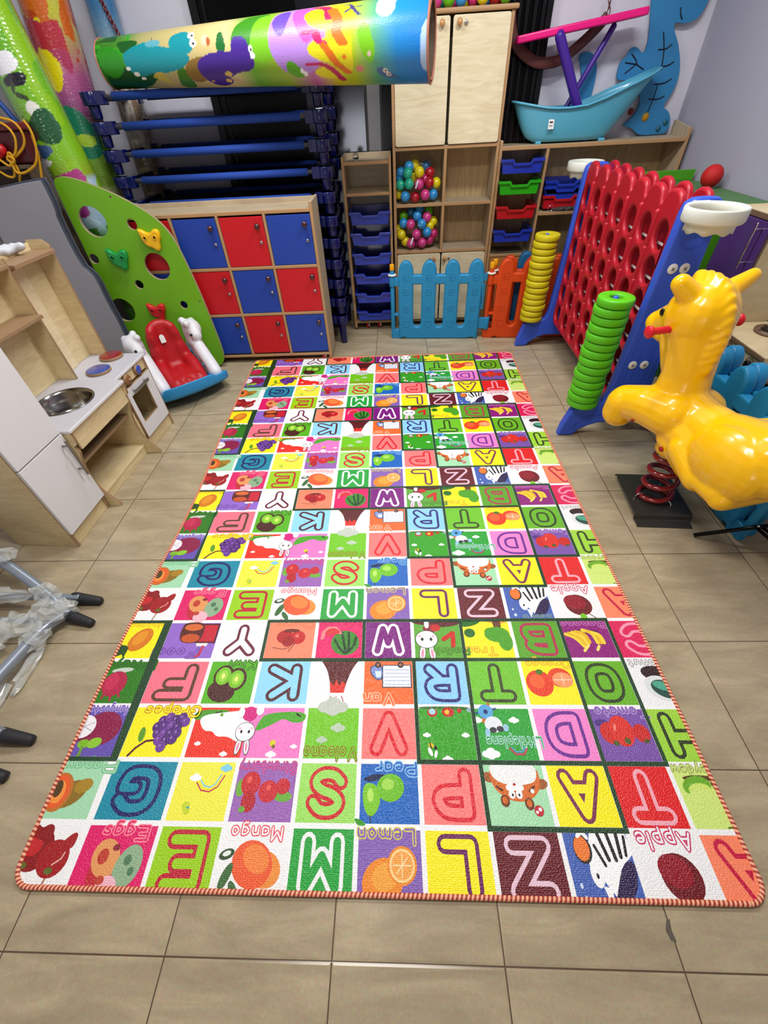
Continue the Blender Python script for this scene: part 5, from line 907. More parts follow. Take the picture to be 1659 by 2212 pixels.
# ---------------------------------------------------------------- play kitchen on the left
KB = wood('kitchen_birch', '#d2bd8e', '#e2d0a4', (2.5, 2.5, 10), .4, 1.6); KE = mat('kitchen_ply_edge', '#97795a', .5); KW = mat('white_laminate', '#dcdde0', .35, var=.02); KC = mat('grey_white_counter', '#bdbcc4', .4, bump=.1, bscale=500); SS = mat('stainless_steel', '#8c8a88', .2, metal=1)
LK_A = math.atan2(.985, .05)
t = thing('play_kitchen', 'birch play kitchen with white fridge, sink and stove along the left side', 'play kitchen', (-1.505, 1.22, 0), LK_A)
def kb(name, m, boxes, par=t, bevel=.002, **k):
    b = MB(); [b.box(*x) for x in boxes]; return b.build(name, m, par, bevel=bevel)
def kp(name, loops, thick, m, M, par=None, **k): return plate(name, loops, thick, k.pop('bevel', .001), parent_matrix(par or t) @ M, m, par or t, **k)
UZ = lambda d: frame((0, d, 0), (1, 0, 0), (0, 0, 1)); DZ = lambda u: frame((u, 0, 0), (0, 1, 0), (0, 0, 1))
f = kb('fridge_cabinet', KB, [(0, .015, 0, .30, 0, 1.06), (.257, .272, 0, .30, .0, 1.06), (.015, .257, .29, .30, 0, 1.06), (.015, .257, .01, .29, 1.04, 1.06), (.015, .257, .004, .02, 0, .068)])
kb('edging', KE, [(-.0005, .0155, -.003, .001, 0, 1.06), (.2565, .2725, -.003, .001, 0, 1.06), (.015, .257, -.002, .012, .066, .076)], f)
d1 = kb('door', KW, [(.002, .270, -.016, -.002, .080, .442)], f, .0015); d2 = kb('door', KW, [(.002, .270, -.016, -.002, .448, 1.055)], f, .0015)
h_ = MB(); h_.cap((.236, -.045, .425), (.236, -.045, .245), .0052, seg=12); h_.cap((.236, -.045, .400), (.236, -.014, .400), .0045, seg=10); h_.cap((.236, -.045, .275), (.236, -.014, .275), .0045, seg=10)
h_.build('handle', mat('brushed_nickel', '#8c8a86', .3, metal=.9), f)
# sink unit
top = kp('counter', [rrect(.2735, .734, -.055, .31, .004, 2), circle(.52, .125, .122, .122, 40)[::-1]], .016, [KC, KW], frame((0, 0, .445), (1, 0, 0), (0, 1, 0)), edge=True, bevel=.003)
MB().lathe([(.1315, .0095), (.1325, .0115), (.128, .0135), (.121, .011), (.118, -.004), (.114, -.014), (.109, -.030), (.103, -.036), (.100, -.070), (.088, -.088), (.04, -.092), (.036, -.096), (.0001, -.096)], 48, cap=False).build('sink_bowl', SS, t).location = (.52, .125, .444)
kb('apron', KB, [(.302, .722, -.034, -.02, .335, .437)])
pr = chaikin([(-.048, .437), (-.048, .385), (-.040, .372), (-.024, .366), (-.026, .352), (-.034, .335), (-.020, .30), (.002, .22), (.004, .15), (-.012, .085), (-.045, .035), (-.062, .012), (-.064, .0)], 1)
for u in (.284, .730): kp('side_panel', [[(.29, 0), (.29, .437)]+pr], .015, [KB, KE], DZ(u), edge=True)
kb('shelf', KE, [(.292, .722, .015, .28, .243, .258)]); kb('shelf', KB, [(.292, .722, .015, .28, .045, .058)]); kb('kick_board', KB, [(.292, .722, .018, .03, 0, .045)])
kb('back_board', KB, [(.272, 1.04, .300, .310, 0, .437)])
# stove unit
kb('stove_cabinet', KB, [(.739, .753, 0, .30, 0, .437), (1.022, 1.037, 0, .30, 0, .437), (.753, 1.022, .004, .018, 0, .072), (.753, 1.022, .004, .016, .378, .437), (.753, 1.022, .016, .29, .08, .092)])
kb('edging', KE, [(1.0215, 1.0375, -.004, .0005, 0, .437), (.753, 1.022, -.002, .01, .070, .079)])
kp('stove_counter', [rrect(.736, 1.045, -.008, .31, .004, 2)], .016, [KC, KW], frame((0, 0, .445), (1, 0, 0), (0, 1, 0)), edge=True, bevel=.003)
od = kp('oven_door', [rrect(.757, 1.018, .082, .372, .002, 2), rrect(.79, .945, .165, .325, .002, 2)[::-1]], .014, [KW, KE], UZ(-.006), edge=True)
h_ = MB(); h_.box(.80, .955, -.034, -.028, .335, .352).box(.815, .825, -.030, -.012, .338, .349).box(.93, .94, -.030, -.012, .338, .349); h_.build('handle', mat('brushed_nickel'), od, bevel=.001)
kb('oven_inside', mat('brown_oven_inside', '#6a5636', .6), [(.755, 1.02, .28, .29, .09, .37)])
for u, c in ((.822, '#8a5c30'), (.935, '#2848b0')):
    k = MB().lathe([(.027, 0), (.027, .016), (.024, .018)], 24, 0, Matrix.Translation((u, .003, .408)) @ Matrix.Rotation(PI/2, 4, 'X')); k.lathe([(.024, .018), (.020, .021), (.0001, .022)], 24, 1, Matrix.Translation((u, .003, .408)) @ Matrix.Rotation(PI/2, 4, 'X')).build('knob', [KE, mat('knob_'+c[1:], c, .2, coat=.8)], t)
    q = MB()
    for a in range(7): an = -.3+a*.62; q.box(-.0012, .0012, -.0006, .0, .031, .038, 0, Matrix.Translation((u, .0035, .408)) @ Matrix.Rotation(an, 4, 'Y'))
    q.build('dial_mark', mat('burnt_mark', '#3a2412', .7), t)
kb('handle_block', KE, [(.812, .832, -.030, -.018, .404, .412)])
for u, dd, c, n_ in ((.992, .150, '#8c1a20', 'red'), (.822, .125, '#2c46a0', 'blue')):
    b = MB().lathe([(.0001, 0), (.060, 0), (.061, .002), (.061, .012), (.059, .014)], 40, 0).lathe([(.059, .014), (.056, .0152), (.0001, .0154)], 40, 1).build('hob_plate', [KE, mat('hob_'+n_, c, .18, coat=.6)], t); b.location = (u, dd, .4535); b['label'] = n_+' topped round hob plate'
# hutch
kp('hutch_side', [[(.20, .4535), (.31, .4535), (.31, 1.01), (.235, 1.01), (.205, .985)]], .014, [KB, KE], DZ(1.037), edge=True)
kp('hutch_side', [[(.20, .4535), (.31, .4535), (.31, 1.0), (.21, 1.0)]], .014, [KB, KE], DZ(.745), edge=True)
kb('hutch_back', KB, [(.272, 1.03, .30, .31, .4535, 1.0)])
kb('back_post', wood('kitchen_birch_pale', '#dccba0', '#ead9b2', (2, 2, 10)), [(.80, .90, .288, .299, .4535, .93)])
kb('back_post', wood('kitchen_birch_pale', '', ''), [(.30, .36, .288, .299, .4535, .76)])
kb('hutch_shelf', KE, [(.752, 1.03, .185, .30, .955, .972)]); kb('hutch_shelf', KE, [(.272, .738, .175, .30, .76, .776)]); kb('hutch_shelf', KE, [(.272, .738, .2, .30, .965, .98)])
g = MB()
for i in range(8): g.cap((-.09+.022*i, .012*math.sin(i*2.1), .012), (-.07+.022*i, .02*math.cos(i*1.3), .02), .018, seg=8)
o = blob('paper_wrap', g, mat('white_paper', '#c9ccd2', .6), None, .006, 3, world=False); o.location = (-1.775, 2.10, .985); o.rotation_euler = (0, 0, 1.1); tag(o, 'crumpled white paper on top of the kitchen hutch', 'paper')
# ---------------------------------------------------------------- rocking seat
t = thing('rocking_dog', 'baby rocker with red seat, white dog sides and blue base', 'rocker', (-1.55, 2.66, 0), math.radians(-50))
RB = mat('rocker_blue', '#2a8cc8', .4, bump=.1, bscale=300); RR = mat('rocker_red', '#b00f18', .42, bump=.1, bscale=300); RW = mat('rocker_white', '#dcdce0', .4)
vs = []; fs = []; nx_, ny_ = 20, 30
def rk(i, j, top):
    y = -.23+.53*j/ny_; hw = .29*math.sqrt(max(.04, 1-((y-.035)/.305)**2))**.55; x = -.27+(hw+.27)*i/nx_
    zb = .0+.03*abs(y/.3)**2.0+.10*(x/.29)**2
    return (x, y, zb+(.075 if top else 0)-(.02 if top and (y < -.15 or y > .19) else 0))
for top in (0, 1):
    for j in range(ny_+1):
        for i in range(nx_+1): vs.append(rk(i, j, top))
N1 = (nx_+1)*(ny_+1); q = lambda i, j, t_: t_*N1+j*(nx_+1)+i
for j in range(ny_):
    for i in range(nx_): fs += [(q(i, j, 1), q(i+1, j, 1), q(i+1, j+1, 1), q(i, j+1, 1)), (q(i, j, 0), q(i, j+1, 0), q(i+1, j+1, 0), q(i+1, j, 0))]
for j in range(ny_): fs += [(q(0, j, 0), q(0, j, 1), q(0, j+1, 1), q(0, j+1, 0)), (q(nx_, j, 0), q(nx_, j+1, 0), q(nx_, j+1, 1), q(nx_, j, 1))]
for i in range(nx_): fs += [(q(i, 0, 0), q(i+1, 0, 0), q(i+1, 0, 1), q(i, 0, 1)), (q(i, ny_, 0), q(i, ny_, 1), q(i+1, ny_, 1), q(i+1, ny_, 0))]
b = MB().add(vs, fs, 0, True); o = b.build('rocker_base', RB, t, bevel=.012, seg=3)
s_ = MB()
for i in range(22):   # smooth shell: backrest, seat and skirt swept side to side
    v = -1+2*i/21; y = .045+v*.078; e_ = math.sqrt(max(0, 1-v*v))
    k = .030
    prof = [(-.125+.012*v*v, .36+.06*e_**.7), (-.105, .28), (-.075, .165), (-.03, .135), (.06, .135), (.12, .130), (.165, .105), (.175, .085)]
    for a_, c_ in zip(prof, prof[1:]): s_.cap((a_[0]+.035*v*v, y, a_[1]), (c_[0]+(.02*v*v if c_[0] < 0 else -.03*v*v), y, c_[1]), k, k, 8)
for sy in (-1, 1):
    s_.cap((-.12, .045+sy*.068, .35), (-.07, .045+sy*.09, .19), .038, .044).cap((-.07, .045+sy*.09, .19), (.02, .045+sy*.10, .165), .044, .042).cap((.02, .045+sy*.10, .165), (.16, .045+sy*.095, .11), .042, .036)
s_.cap((.02, .045, .15), (.17, .045, .12), .036, .028)
blob('seat', s_, RR, t, .008, 10, world=False)
st = plate('sticker', [[(-.016, -.026), (.016, -.026), (.016, .012), (.010, .022), (0, .026), (-.010, .022), (-.016, .012)]], .0012, .0001, parent_matrix(t) @ Matrix.Translation((-.066, .03, .345)) @ Matrix.Rotation(math.radians(-14), 4, 'Y') @ frame((0, 0, 0), (0, 1, 0), (0, 0, 1)), WHT, t)
MB().box(-.0005, .0008, -.010, .010, -.020, -.002).build('sticker_print', mat('print_blue', '#28488a', .5), st, world=False).location = (-.0655, .03, .345)
for sy, nm in ((-1, 'near'), (1, 'far')):
    d_ = MB(); y = .05+sy*.182
    prof = [(-.21, .12), (-.19, .22), (-.12, .27), (-.04, .25), (.05, .20), (.12, .165), (.17, .13)]
    for a, b_ in zip(prof, prof[1:]): d_.cap((a[0], y, a[1]), (b_[0], y, b_[1]), .050 if sy < 0 else .042, seg=10)
    for x in (-.18, -.13, -.08, -.03, .02, .07, .12, .16): d_.cap((x, y, .10), (x, y, .13 if x > 0 else .2), .044, seg=10)
    d_.ball((-.12, y+sy*.015, .335), .072, (1.15, .85, .9)); d_.cap((-.12, y, .25), (-.12, y, .33), .05); d_.ball((-.04, y+sy*.01, .315), .038); d_.cap((-.16, y+sy*.04, .37), (-.19, y+sy*.055, .28), .026, .02, seg=8)
    for i in range(5): d_.ball((-.19+.03*i, y-sy*.02, .378+.012*math.sin(i*2)), .024, seg=8, rings=6)
    o = blob('dog_side', d_, RW, t, .008, 7, world=False); o['label'] = 'white dog-shaped side, %s one' % ('nearer' if sy < 0 else 'farther')
    for x, z, r in ((.15, .12, .017), (.09, .165, .012), (-.10, .20, .014)):
        MB().lathe([(r, 0), (r, .004), (.0001, .005)], 18, 0, Matrix.Translation((x, y-.044, z)) @ Matrix.Rotation(PI/2, 4, 'X')).build('spot', mat('spot_blue', '#2a80b8', .5), o)
    MB().ball((-.01, y-.03, .335), .009, seg=10, rings=6).build('nose', BLK, o)
# ---------------------------------------------------------------- bottom left: bucket and walker frame
t = thing('paint_bucket', 'dark blue bucket with white label beside the play fridge', 'bucket', (-1.93, 1.09, 0))
MB().lathe([(.0001, .002), (.115, .002), (.12, .01), (.135, .17), (.141, .172), (.141, .185), (.132, .186), (.125, .02), (.0001, .018)], 36).build('bucket', mat('deep_blue_plastic', '#081a70', .3, coat=.3), t)
lb = MB()
for i in range(10):
    a0 = -1.25+i*.11; a1 = a0+.11
    lb.add([(.1245*math.cos(a0), .1245*math.sin(a0), .03), (.1245*math.cos(a1), .1245*math.sin(a1), .03), (.133*math.cos(a1), .133*math.sin(a1), .12), (.133*math.cos(a0), .133*math.sin(a0), .12)], [(0, 1, 2, 3)], 0, True)
lb.build('paper_label', mat('label_print', '#d8d4cc', .5, var=.9, vscale=120), t)
WT = mat('grey_painted_tube', '#8e98a4', .3, metal=.4); RUB = mat('dark_grey_rubber', '#26262a', .6); FILM = mat('crumpled_film', '#e8ece8', .15, trans=.2, alpha=.42, bump=1., bscale=60, coat=1)
t = thing('walker_frame', 'grey tube frame half wrapped in clear film standing at the lower left', 'frame', (-1.45, .7, 0))
TU = [[(-1.84, 1.10, .34), (-1.66, 1.03, .20), (-1.45, .93, .10), (-1.30, .835, .045)], [(-1.86, .90, .10), (-1.62, .905, .07), (-1.38, .915, .045), (-1.31, .918, .035)], [(-1.32, .84, .045), (-1.37, .77, .05), (-1.40, .60, .06), (-1.43, .40, .075)], [(-1.80, .80, .085), (-1.60, .80, .07), (-1.40, .80, .055)], [(-1.86, .56, .16), (-1.46, .46, .075), (-1.28, .405, .04)], [(-1.80, .46, .15), (-1.44, .36, .07), (-1.30, .31, .04)]]
for p, r in zip(TU, (.020, .015, .021, .012, .019, .016)): MB().tube(chaikin(p, 2), r, 14).build('tube', WT, t, world=True)
for (x, y), a in (((-1.275, .918), -.05), ((-1.258, .825), -.25), ((-1.235, .402), -.10), ((-1.255, .302), -.15)):
    f_ = MB().cap((-.06, 0, .030), (.035, 0, .018), .024, .016, seg=12); f_.box(-.055, .04, -.016, .016, 0, .02)
    o = f_.build('rubber_foot', RUB, t, bevel=.004); o.location = (x+1.45, y-.7, 0); o.rotation_euler = (0, 0, a)
t2 = thing('clear_film', 'crumpled clear plastic film wrapped around the grey tube frame', 'plastic film', (-1.45, .75, .05))
rnd = random.Random(5)
for (x, y, z, sx, sy, sz) in ((-1.40, .895, .10, .05, .035, .045), (-1.37, .83, .07, .08, .05, .04), (-1.45, .775, .075, .07, .05, .045), (-1.37, .74, .05, .045, .06, .04), (-1.62, 1.01, .20, .08, .04, .05), (-1.62, .905, .08, .14, .03, .035), (-1.33, .86, .055, .05, .035, .035), (-1.36, .62, .012, .02, .09, .02), (-1.40, .49, .012, .03, .08, .02), (-1.60, .70, .05, .12, .09, .03), (-1.40, .42, .09, .06, .04, .035)):
    f_ = MB(); n_ = 12; P = []
    for j in range(9):
        th = PI*j/8
        for i in range(n_):
            a = 2*PI*i/n_; k = rnd.uniform(.6, 1.25); P.append((sx*math.sin(th)*math.cos(a)*k, sy*math.sin(th)*math.sin(a)*k, sz*math.cos(th)*k))
    F_ = [(j*n_+i, j*n_+(i+1) % n_, (j+1)*n_+(i+1) % n_, (j+1)*n_+i) for j in range(8) for i in range(n_)]
    o = f_.add(P, F_, 0, False).build('film_fold', FILM, t2, fix=False); o.location = (x+1.45, y-.75, z-.05); o['kind'] = 'stuff'
# ================================================================ PLAY FENCES
def fence(name, lab, M, col, cname, group=None):
    m = mat('fence_'+cname, col, .42, bump=.08, bscale=300); t = bpy.data.objects.new(name, None); COL.objects.link(t); t.matrix_world = M; t.location = M.to_translation(); t.rotation_euler = M.to_euler(); tag(t, lab, 'fence panel', group)
    cx = [.060, .232, .404, .576]; hw = .055; out = [(.005, .0), (.628, 0)]
    L = [(.022, 0), (.022, .008), (.055, .008), (.055, 0), (.56, 0), (.56, .008), (.60, .008), (.60, 0), (cx[3]+hw, 0), (cx[3]+hw, .38), (cx[3]+hw, .50)]
    out = [(.003, 0)]+L
    for k in (3, 2, 1, 0):
        c = cx[k]; arc = [(c+hw*math.cos(a)*(1 if abs(math.cos(a)) > .0 else 1), .485+.078*math.sin(a)) for a in [PI*i/10 for i in range(11)]]
        out += arc
        if k: out += [(c-hw, .470), (cx[k-1]+hw, .470)]
    out += [(.003, .48)]
    holes = []
    for k in range(3):
        a, b = cx[k]+hw, cx[k+1]-hw; r = (b-a)/2; c = (a+b)/2
        holes.append(([(a, .405), (b, .405)][::-1]+[(c-r*math.cos(x), .125-r*math.sin(x)) for x in [PI*i/8 for i in range(9)]]))
    W_ = lambda: parent_matrix(t)
    XZl = frame((0, 0, 0), (1, 0, 0), (0, 0, 1))
    plate('panel', [out]+holes, .052, .013, W_() @ XZl, m, t, res=3)
    g = MB()
    for k, c in enumerate(cx):
        y = -.0265
        for pts in ([(c+.022*math.cos(PI/6+PI/3*i), .455+.026*math.sin(PI/6+PI/3*i)) for i in range(6)], rrect(c-.019, c+.019, .335, .375, .004, 1), circle(c, .355, .008, .008, 10), rrect(c-.019, c+.019, .215, .255, .004, 1), circle(c, .235, .008, .008, 10), chaikin([(c, .085), (c-.03, .125), (c-.022, .15), (c, .138), (c+.022, .15), (c+.03, .125)], 2, True)):
            g.tube([(x, y, z) for x, z in pts], .0022, 6, closed=True)
        g.tube([(c-.008, y, .447), (c+.004, y, .463)], .003, 6)
    o = g.build('embossed_shapes', m, t); o['kind'] = 'stuff'
    h_ = MB(); x = -.045
    h_.tube([(x, 0, .0), (x, 0, .50)], .0165, 16).cap((x, 0, .40), (x, 0, .45), .024, seg=16).box(x-.014, .01, -.016, .016, 0, .07).box(x-.02, .012, -.016, .016, .395, .452).box(x, .01, -.012, .012, .175, .195)
    h_.build('hinge_post', m, t, bevel=.004)
    MB().lathe([(.017, .50), (.0175, .505), (.0175, .535), (.014, .54), (.0001, .541)], 18, 0, Matrix.Translation((x, 0, 0))).build('cap', mat('cap_yellow', '#e8a008', .35), t)
    MB().lathe([(.015, .466), (.030, .464), (.032, .469), (.030, .473), (.015, .474)], 24, 0, Matrix.Translation((x, 0, 0))).build('washer', WHT, t)
    MB().box(.625, .705, -.012, .016, .075, .155).tube([(.695, .0, .068), (.695, .0, .162)], .019, 14).box(.62, .652, -.012, .012, .22, .40).box(.62, .66, -.012, .012, .42, .47).build('hinge_socket', m, t, bevel=.004)
    return t
fence('play_fence', 'bright blue picket play fence in front of the tall cabinet', Matrix.Translation((.0, 3.452, 0)) @ Matrix.Rotation(math.radians(-4.5), 4, 'Z') @ Matrix.Diagonal((1, 1, 1.0, 1)), '#1f86b8', 'blue')
fence('play_fence', 'orange picket play fence between blue fence and yellow rings', Matrix.Translation((.732, 3.405, 0)) @ Matrix.Rotation(math.radians(-3), 4, 'Z'), '#d2440e', 'orange', 'orange play fence panels')
fence('play_fence', 'second orange picket fence leaning directly behind the first', Matrix.Translation((.765, 3.475, 0)) @ Matrix.Rotation(math.radians(-3), 4, 'Z'), '#d2440e', 'orange', 'orange play fence panels')
fence('play_fence', 'dusty blue picket fence behind both orange fences', Matrix.Translation((.90, 3.56, 0)) @ Matrix.Rotation(math.radians(-3), 4, 'Z'), '#1c6494', 'deepblue')
MR = lambda x, y, a: Matrix.Translation((x, y, 0)) @ Matrix.Rotation(math.radians(a), 4, 'Z')
fence('play_fence', 'blue picket fence panel standing right behind the yellow spring horse', MR(1.455, 1.265, 90), '#1f86b8', 'blue', 'blue fence panels behind the horse')
fence('play_fence', 'blue picket fence panel, the one nearer the right wall', MR(1.515, 1.29, 90), '#1f86b8', 'blue', 'blue fence panels behind the horse')
# ================================================================ GIANT FOUR-IN-A-ROW GAME
GB = mat('game_blue', '#3557cc', .38, bump=.08, bscale=300); GR = mat('game_red', '#b01024', .42, bump=.08, bscale=300)
t = thing('four_in_a_row_game', 'giant blue and red four-in-a-row frame on the right of the mat', 'game', (1.205, 2.64, 0))
half = [(0, .080), (.10, .078), (.155, .060), (.195, .035), (.225, .0), (.305, .0), (.298, .06), (.272, .150), (.262, .168), (.150, .188), (.122, .205), (.105, .26), (.097, .45), (.086, .72), (.078, .98), (.076, 1.045), (.070, 1.072), (.045, 1.088), (.015, 1.090)]
PO = [(x, z) for x, z in half]+[(-x, z) for x, z in half[::-1][0:]]
PO = [(1.205+x, z) for x, z in PO]
for y, nm in ((2.035, 'near'), (3.235, 'far')):
    s = -1 if y < 2.5 else 1
    p = plate('end_post', [PO], .05, .012, XZ(y), GB, t, res=3); p['label'] = nm+' blue end post'
    q = MB(); yy = y+s*.0252
    for x0_ in (1.16, 1.25):
        pts = chaikin([(x0_-.018, .30), (x0_-.016, .56), (x0_-.010, .60), (x0_+.010, .60), (x0_+.016, .56), (x0_+.018, .30), (x0_+.010, .28), (x0_-.010, .28)], 2, True)
        q.tube([(x, yy, z) for x, z in pts], .003, 6, closed=True); q.build('embossed_line', GB, p, world=True); q = MB()
    q.tube([(1.205+.045*math.cos(a), yy, .965+.045*math.sin(a)) for a in [PI+PI*i/12 for i in range(13)]], .003, 6)
    q.build('embossed_line', GB, p, world=True); q = MB()
    q.tube([(x, yy, z) for x, z in ((.97, .06), (1.0, .12), (1.03, .125), (1.12, .14), (1.13, .10))], .003, 6)
    q.build('embossed_line', GB, p, world=True)
    for x, z in ((1.172, .845), (1.222, .845), (1.165, .415), (1.222, .415)):
        Ms = Matrix.Translation((x, y+s*.022, z)) @ Matrix.Rotation(PI/2 if s < 0 else -PI/2, 4, 'X')
        k = MB().lathe([(.021, 0), (.0205, .006), (.016, .0085), (.0001, .0095)], 20, 0, Ms); k.box(-.008, .008, -.0016, .0016, .0085, .0105, 1, Ms @ Matrix.Rotation(.6, 4, 'Z')).box(-.008, .008, -.0016, .0016, .0085, .0105, 1, Ms @ Matrix.Rotation(.6+PI/2, 4, 'Z')).build('screw_cover', [WHT, mat('screw_grey', '#6a6a66', .5)], p, world=True)
GY0, GP = 2.062, .1642
def gridpanel(x, off, nm, hz):
    out = [(GY0, .215), (GY0+.05, .178), (GY0+7*GP-.05, .178), (GY0+7*GP, .215)]
    for k in range(6, -1, -1):
        c = GY0+GP*(k+.5); out += [(c+.070*math.cos(a)+ (0.006 if False else 0), hz+.050*math.sin(a)) for a in [PI*i/8 for i in range(9)]]
        if k: out += [(c-GP/2, hz-.012)]
    holes = [[(GY0+GP*(c+.5)+.057*math.cos(a), .260+.136*r+.056*math.sin(a)) for a in [-2*PI*i/20 for i in range(20)]] for c in range(7) for r in range(6)]
    o = plate('grid_panel', [out]+holes, .030, .012, YZ(x), GR, t, res=3); o['label'] = nm
    q = MB()
    for c in range(8):
        for r in range(6):
            y = GY0+GP*c
            if 0 < c < 7: q.cap((x-.014, y, .21+.136*r), (x-.014, y, .33+.136*r), .010, .014, seg=8)
    q.build('raised_rib', GR, o, world=True)['kind'] = 'stuff'
gridpanel(1.150, 0, 'front red panel with rows of round holes', 1.055); gridpanel(1.258, 0, 'back red panel with rows of round holes', 1.055)
for k in range(1, 7):
    y = GY0+GP*k; MB().box(1.166, 1.242, y-.006, y+.006, .19, 1.035).build('divider', GR, t, world=True)
MB().box(1.162, 1.246, GY0+.02, GY0+7*GP-.02, .182, .200).build('slide_bar', GR, t, world=True)
for r in range(7):
    MB().box(1.176, 1.184, GY0+.02, GY0+7*GP-.02, .235+.1*r*1.36-.020, .235+.1*r*1.36-.013).build('row_rail', WHT, t, world=True)
for x in (.985, 1.425):
    for y in (2.035, 3.235): MB().cap((x, y, .14), (x, y, .725), .018, .014, seg=14).build('peg', GB, t, world=True)
def hoop(y, s):
    M = Matrix.Translation((1.178, y, 1.032)) @ Matrix.Diagonal((.84, .84, .95, 1))
    b = MB().lathe([(.112, .0), (.122, .004), (.127, .012), (.127, .048), (.122, .054), (.113, .053), (.106, .044), (.100, .01), (.112, .0)], 48, 0, M, cap=False)
    n = 96; base = len(b.v)
    for zf in (0, 1):
        for rr_ in (.100, .094):
            for k in range(n):
                a = 2*PI*k/n; z = .006 if zf == 0 else -.028-.005*math.sin(a*8)
                b.v.append(tuple(M @ Vector((rr_*math.cos(a), rr_*math.sin(a), z))))
    R4 = lambda l, k: base+l*n+(k % n)
    for k in range(n):
        for fa in ((R4(0, k), R4(0, k+1), R4(2, k+1), R4(2, k)), (R4(1, k), R4(3, k), R4(3, k+1), R4(1, k+1)), (R4(2, k), R4(2, k+1), R4(3, k+1), R4(3, k))): b.f.append(list(fa)); b.m.append(0); b.sm.append(True)
    b.box(1.178-.03, 1.178+.03, min(y-s*.098, y-s*.12), max(y-s*.098, y-s*.12), 1.035, 1.082)
    h_ = b.build('hoop', mat('cream_white_plastic', '#d9dbd0', .4), t, world=True); return h_
hoop(1.895, -1)['label'] = 'near white scoring hoop'; hoop(3.375, 1)['label'] = 'far white scoring hoop'
RGG = mat('ring_green', '#58be14', .42, bump=.25, bscale=260); RGY = mat('ring_yellow', '#cbbb0c', .5, bump=.25, bscale=260)
def ring_mesh(m):
    pr = []
    for i in range(17):
        a = -PI+2*PI*i/16; cx_, cz = .0545, .0195; e_ = 5.0
        c_, s_ = math.cos(a), math.sin(a); pr.append((cx_+.0255*math.copysign(abs(c_)**(2/e_), c_), cz+.0187*math.copysign(abs(s_)**(2/e_), s_)))
    return MB().lathe(pr, 36, cap=False).build('game_ring', m)
src = {}
for x, y, m, cn, wh in ((.985, 2.035, RGG, 'green', 'on the near left peg'), (.985, 3.235, RGY, 'yellow', 'on the far left peg'), (1.425, 2.035, RGG, 'green', 'on the near right peg'), (1.425, 3.235, RGY, 'yellow', 'on the far right peg')):
    nn = 14 if x < 1.2 else 13
    for k in range(nn):
        if cn not in src: o = src[cn] = ring_mesh(m)
        else: o = src[cn].copy(); COL.objects.link(o)
        jx = .003*math.sin(k*2.3+y); o.location = (x+jx, y+.003*math.cos(k*1.7), .190+.0392*k)
        tag(o, '%s game ring %s, %s' % (cn, wh, 'lowest of the stack' if k == 0 else ('topmost of the stack' if k == nn-1 else ORD[k+1]+' from the bottom')), 'ring', '%s rings %s' % (cn, wh))
# ================================================================ RIGHT SIDE
GT = mat('table_green', '#4c9a1a', .45); GT2 = mat('table_green_top', '#47743c', .5)
t = thing('green_play_table', 'green play table against the right wall behind the purple cabinet', 'table', (1.72, 3.08, 0))
MB().box(1.50, 1.945, 2.66, 3.50, .925, .945).build('table_top', GT2, t, world=True, bevel=.004)
MB().box(1.50, 1.93, 3.485, 3.50, .945, 1.0).build('back_lip', GT, t, world=True, bevel=.003)
MB().box(1.66, 1.76, 2.665, 2.685, 0, .925).build('leg', GT, t, world=True, bevel=.004); MB().box(1.50, 1.56, 2.665, 2.685, 0, .925).build('leg', GT, t, world=True, bevel=.004)
MB().box(1.88, 1.94, 2.665, 2.685, 0, .925).build('leg', GT, t, world=True, bevel=.004); MB().box(1.50, 1.94, 3.46, 3.48, 0, .925).build('back_panel', mat('dark_panel', '#14180c', .6), t, world=True)
o = MB().ball((0, 0, 0), .056, (1, 1, 1), 28, 18).build('red_ball', mat('red_rubber_ball', '#c01414', .55, bump=.6, bscale=900), loc=(1.862, 3.17, 1.0015)); tag(o, 'red rubber ball on the green play table by the wall', 'ball')
PB = wood('right_kitchen_birch', '#cdb98e', '#ddcba2', (2, 2, 7), .42, 1.6); PE = mat('right_ply_edge', '#6e5642', .5); PV = mat('purple_laminate', '#4a2f6c', .3, coat=.4)
t = thing('purple_kitchen', 'wooden play kitchen with purple fridge door along the right wall', 'play kitchen', (1.8, 2.2, 0))
w_ = dict(world=True, bevel=.002)
MB().box(1.722, 1.945, 2.285, 2.30, 0, .955).box(1.722, 1.945, 2.605, 2.62, 0, .955).box(1.722, 1.945, 2.30, 2.605, .94, .953).box(1.93, 1.945, 2.285, 2.62, 0, 1.02).build('fridge_cabinet', PB, t, **w_)
MB().box(1.716, 1.724, 2.283, 2.622, .935, .957).box(1.717, 1.7225, 2.2845, 2.3005, 0, .955).box(1.717, 1.7225, 2.6045, 2.6205, 0, .955).build('edging', PE, t, **w_)
dr = MB().box(1.704, 1.717, 2.292, 2.614, .47, .933).build('door', PV, t, **w_); dr['label'] = 'purple fridge door'
MB().box(1.704, 1.717, 2.292, 2.614, .03, .462).build('door', PV, t, **w_)
MB().cap((1.67, 2.335, .928), (1.67, 2.335, .745), .0045).cap((1.67, 2.335, .905), (1.705, 2.335, .905), .004, seg=8).cap((1.67, 2.335, .768), (1.705, 2.335, .768), .004, seg=8).build('handle', CHR, dr, world=True)
MB().box(1.662, 1.945, 1.865, 2.283, .487, .500).build('stove_counter', PB, t, **w_)
MB().box(1.655, 1.664, 1.860, 2.283, .484, .502).box(1.656, 1.664, 1.862, 1.870, .395, .486).box(1.655, 1.662, 1.30, 1.862, .428, .446).build('edging', PE, t, **w_)
MB().box(1.664, 1.676, 1.87, 2.283, .395, .487).box(1.67, 1.945, 1.865, 1.878, 0, .487).build('knob_panel', mat('cream_panel', '#b9ad92', .45), t, **w_)
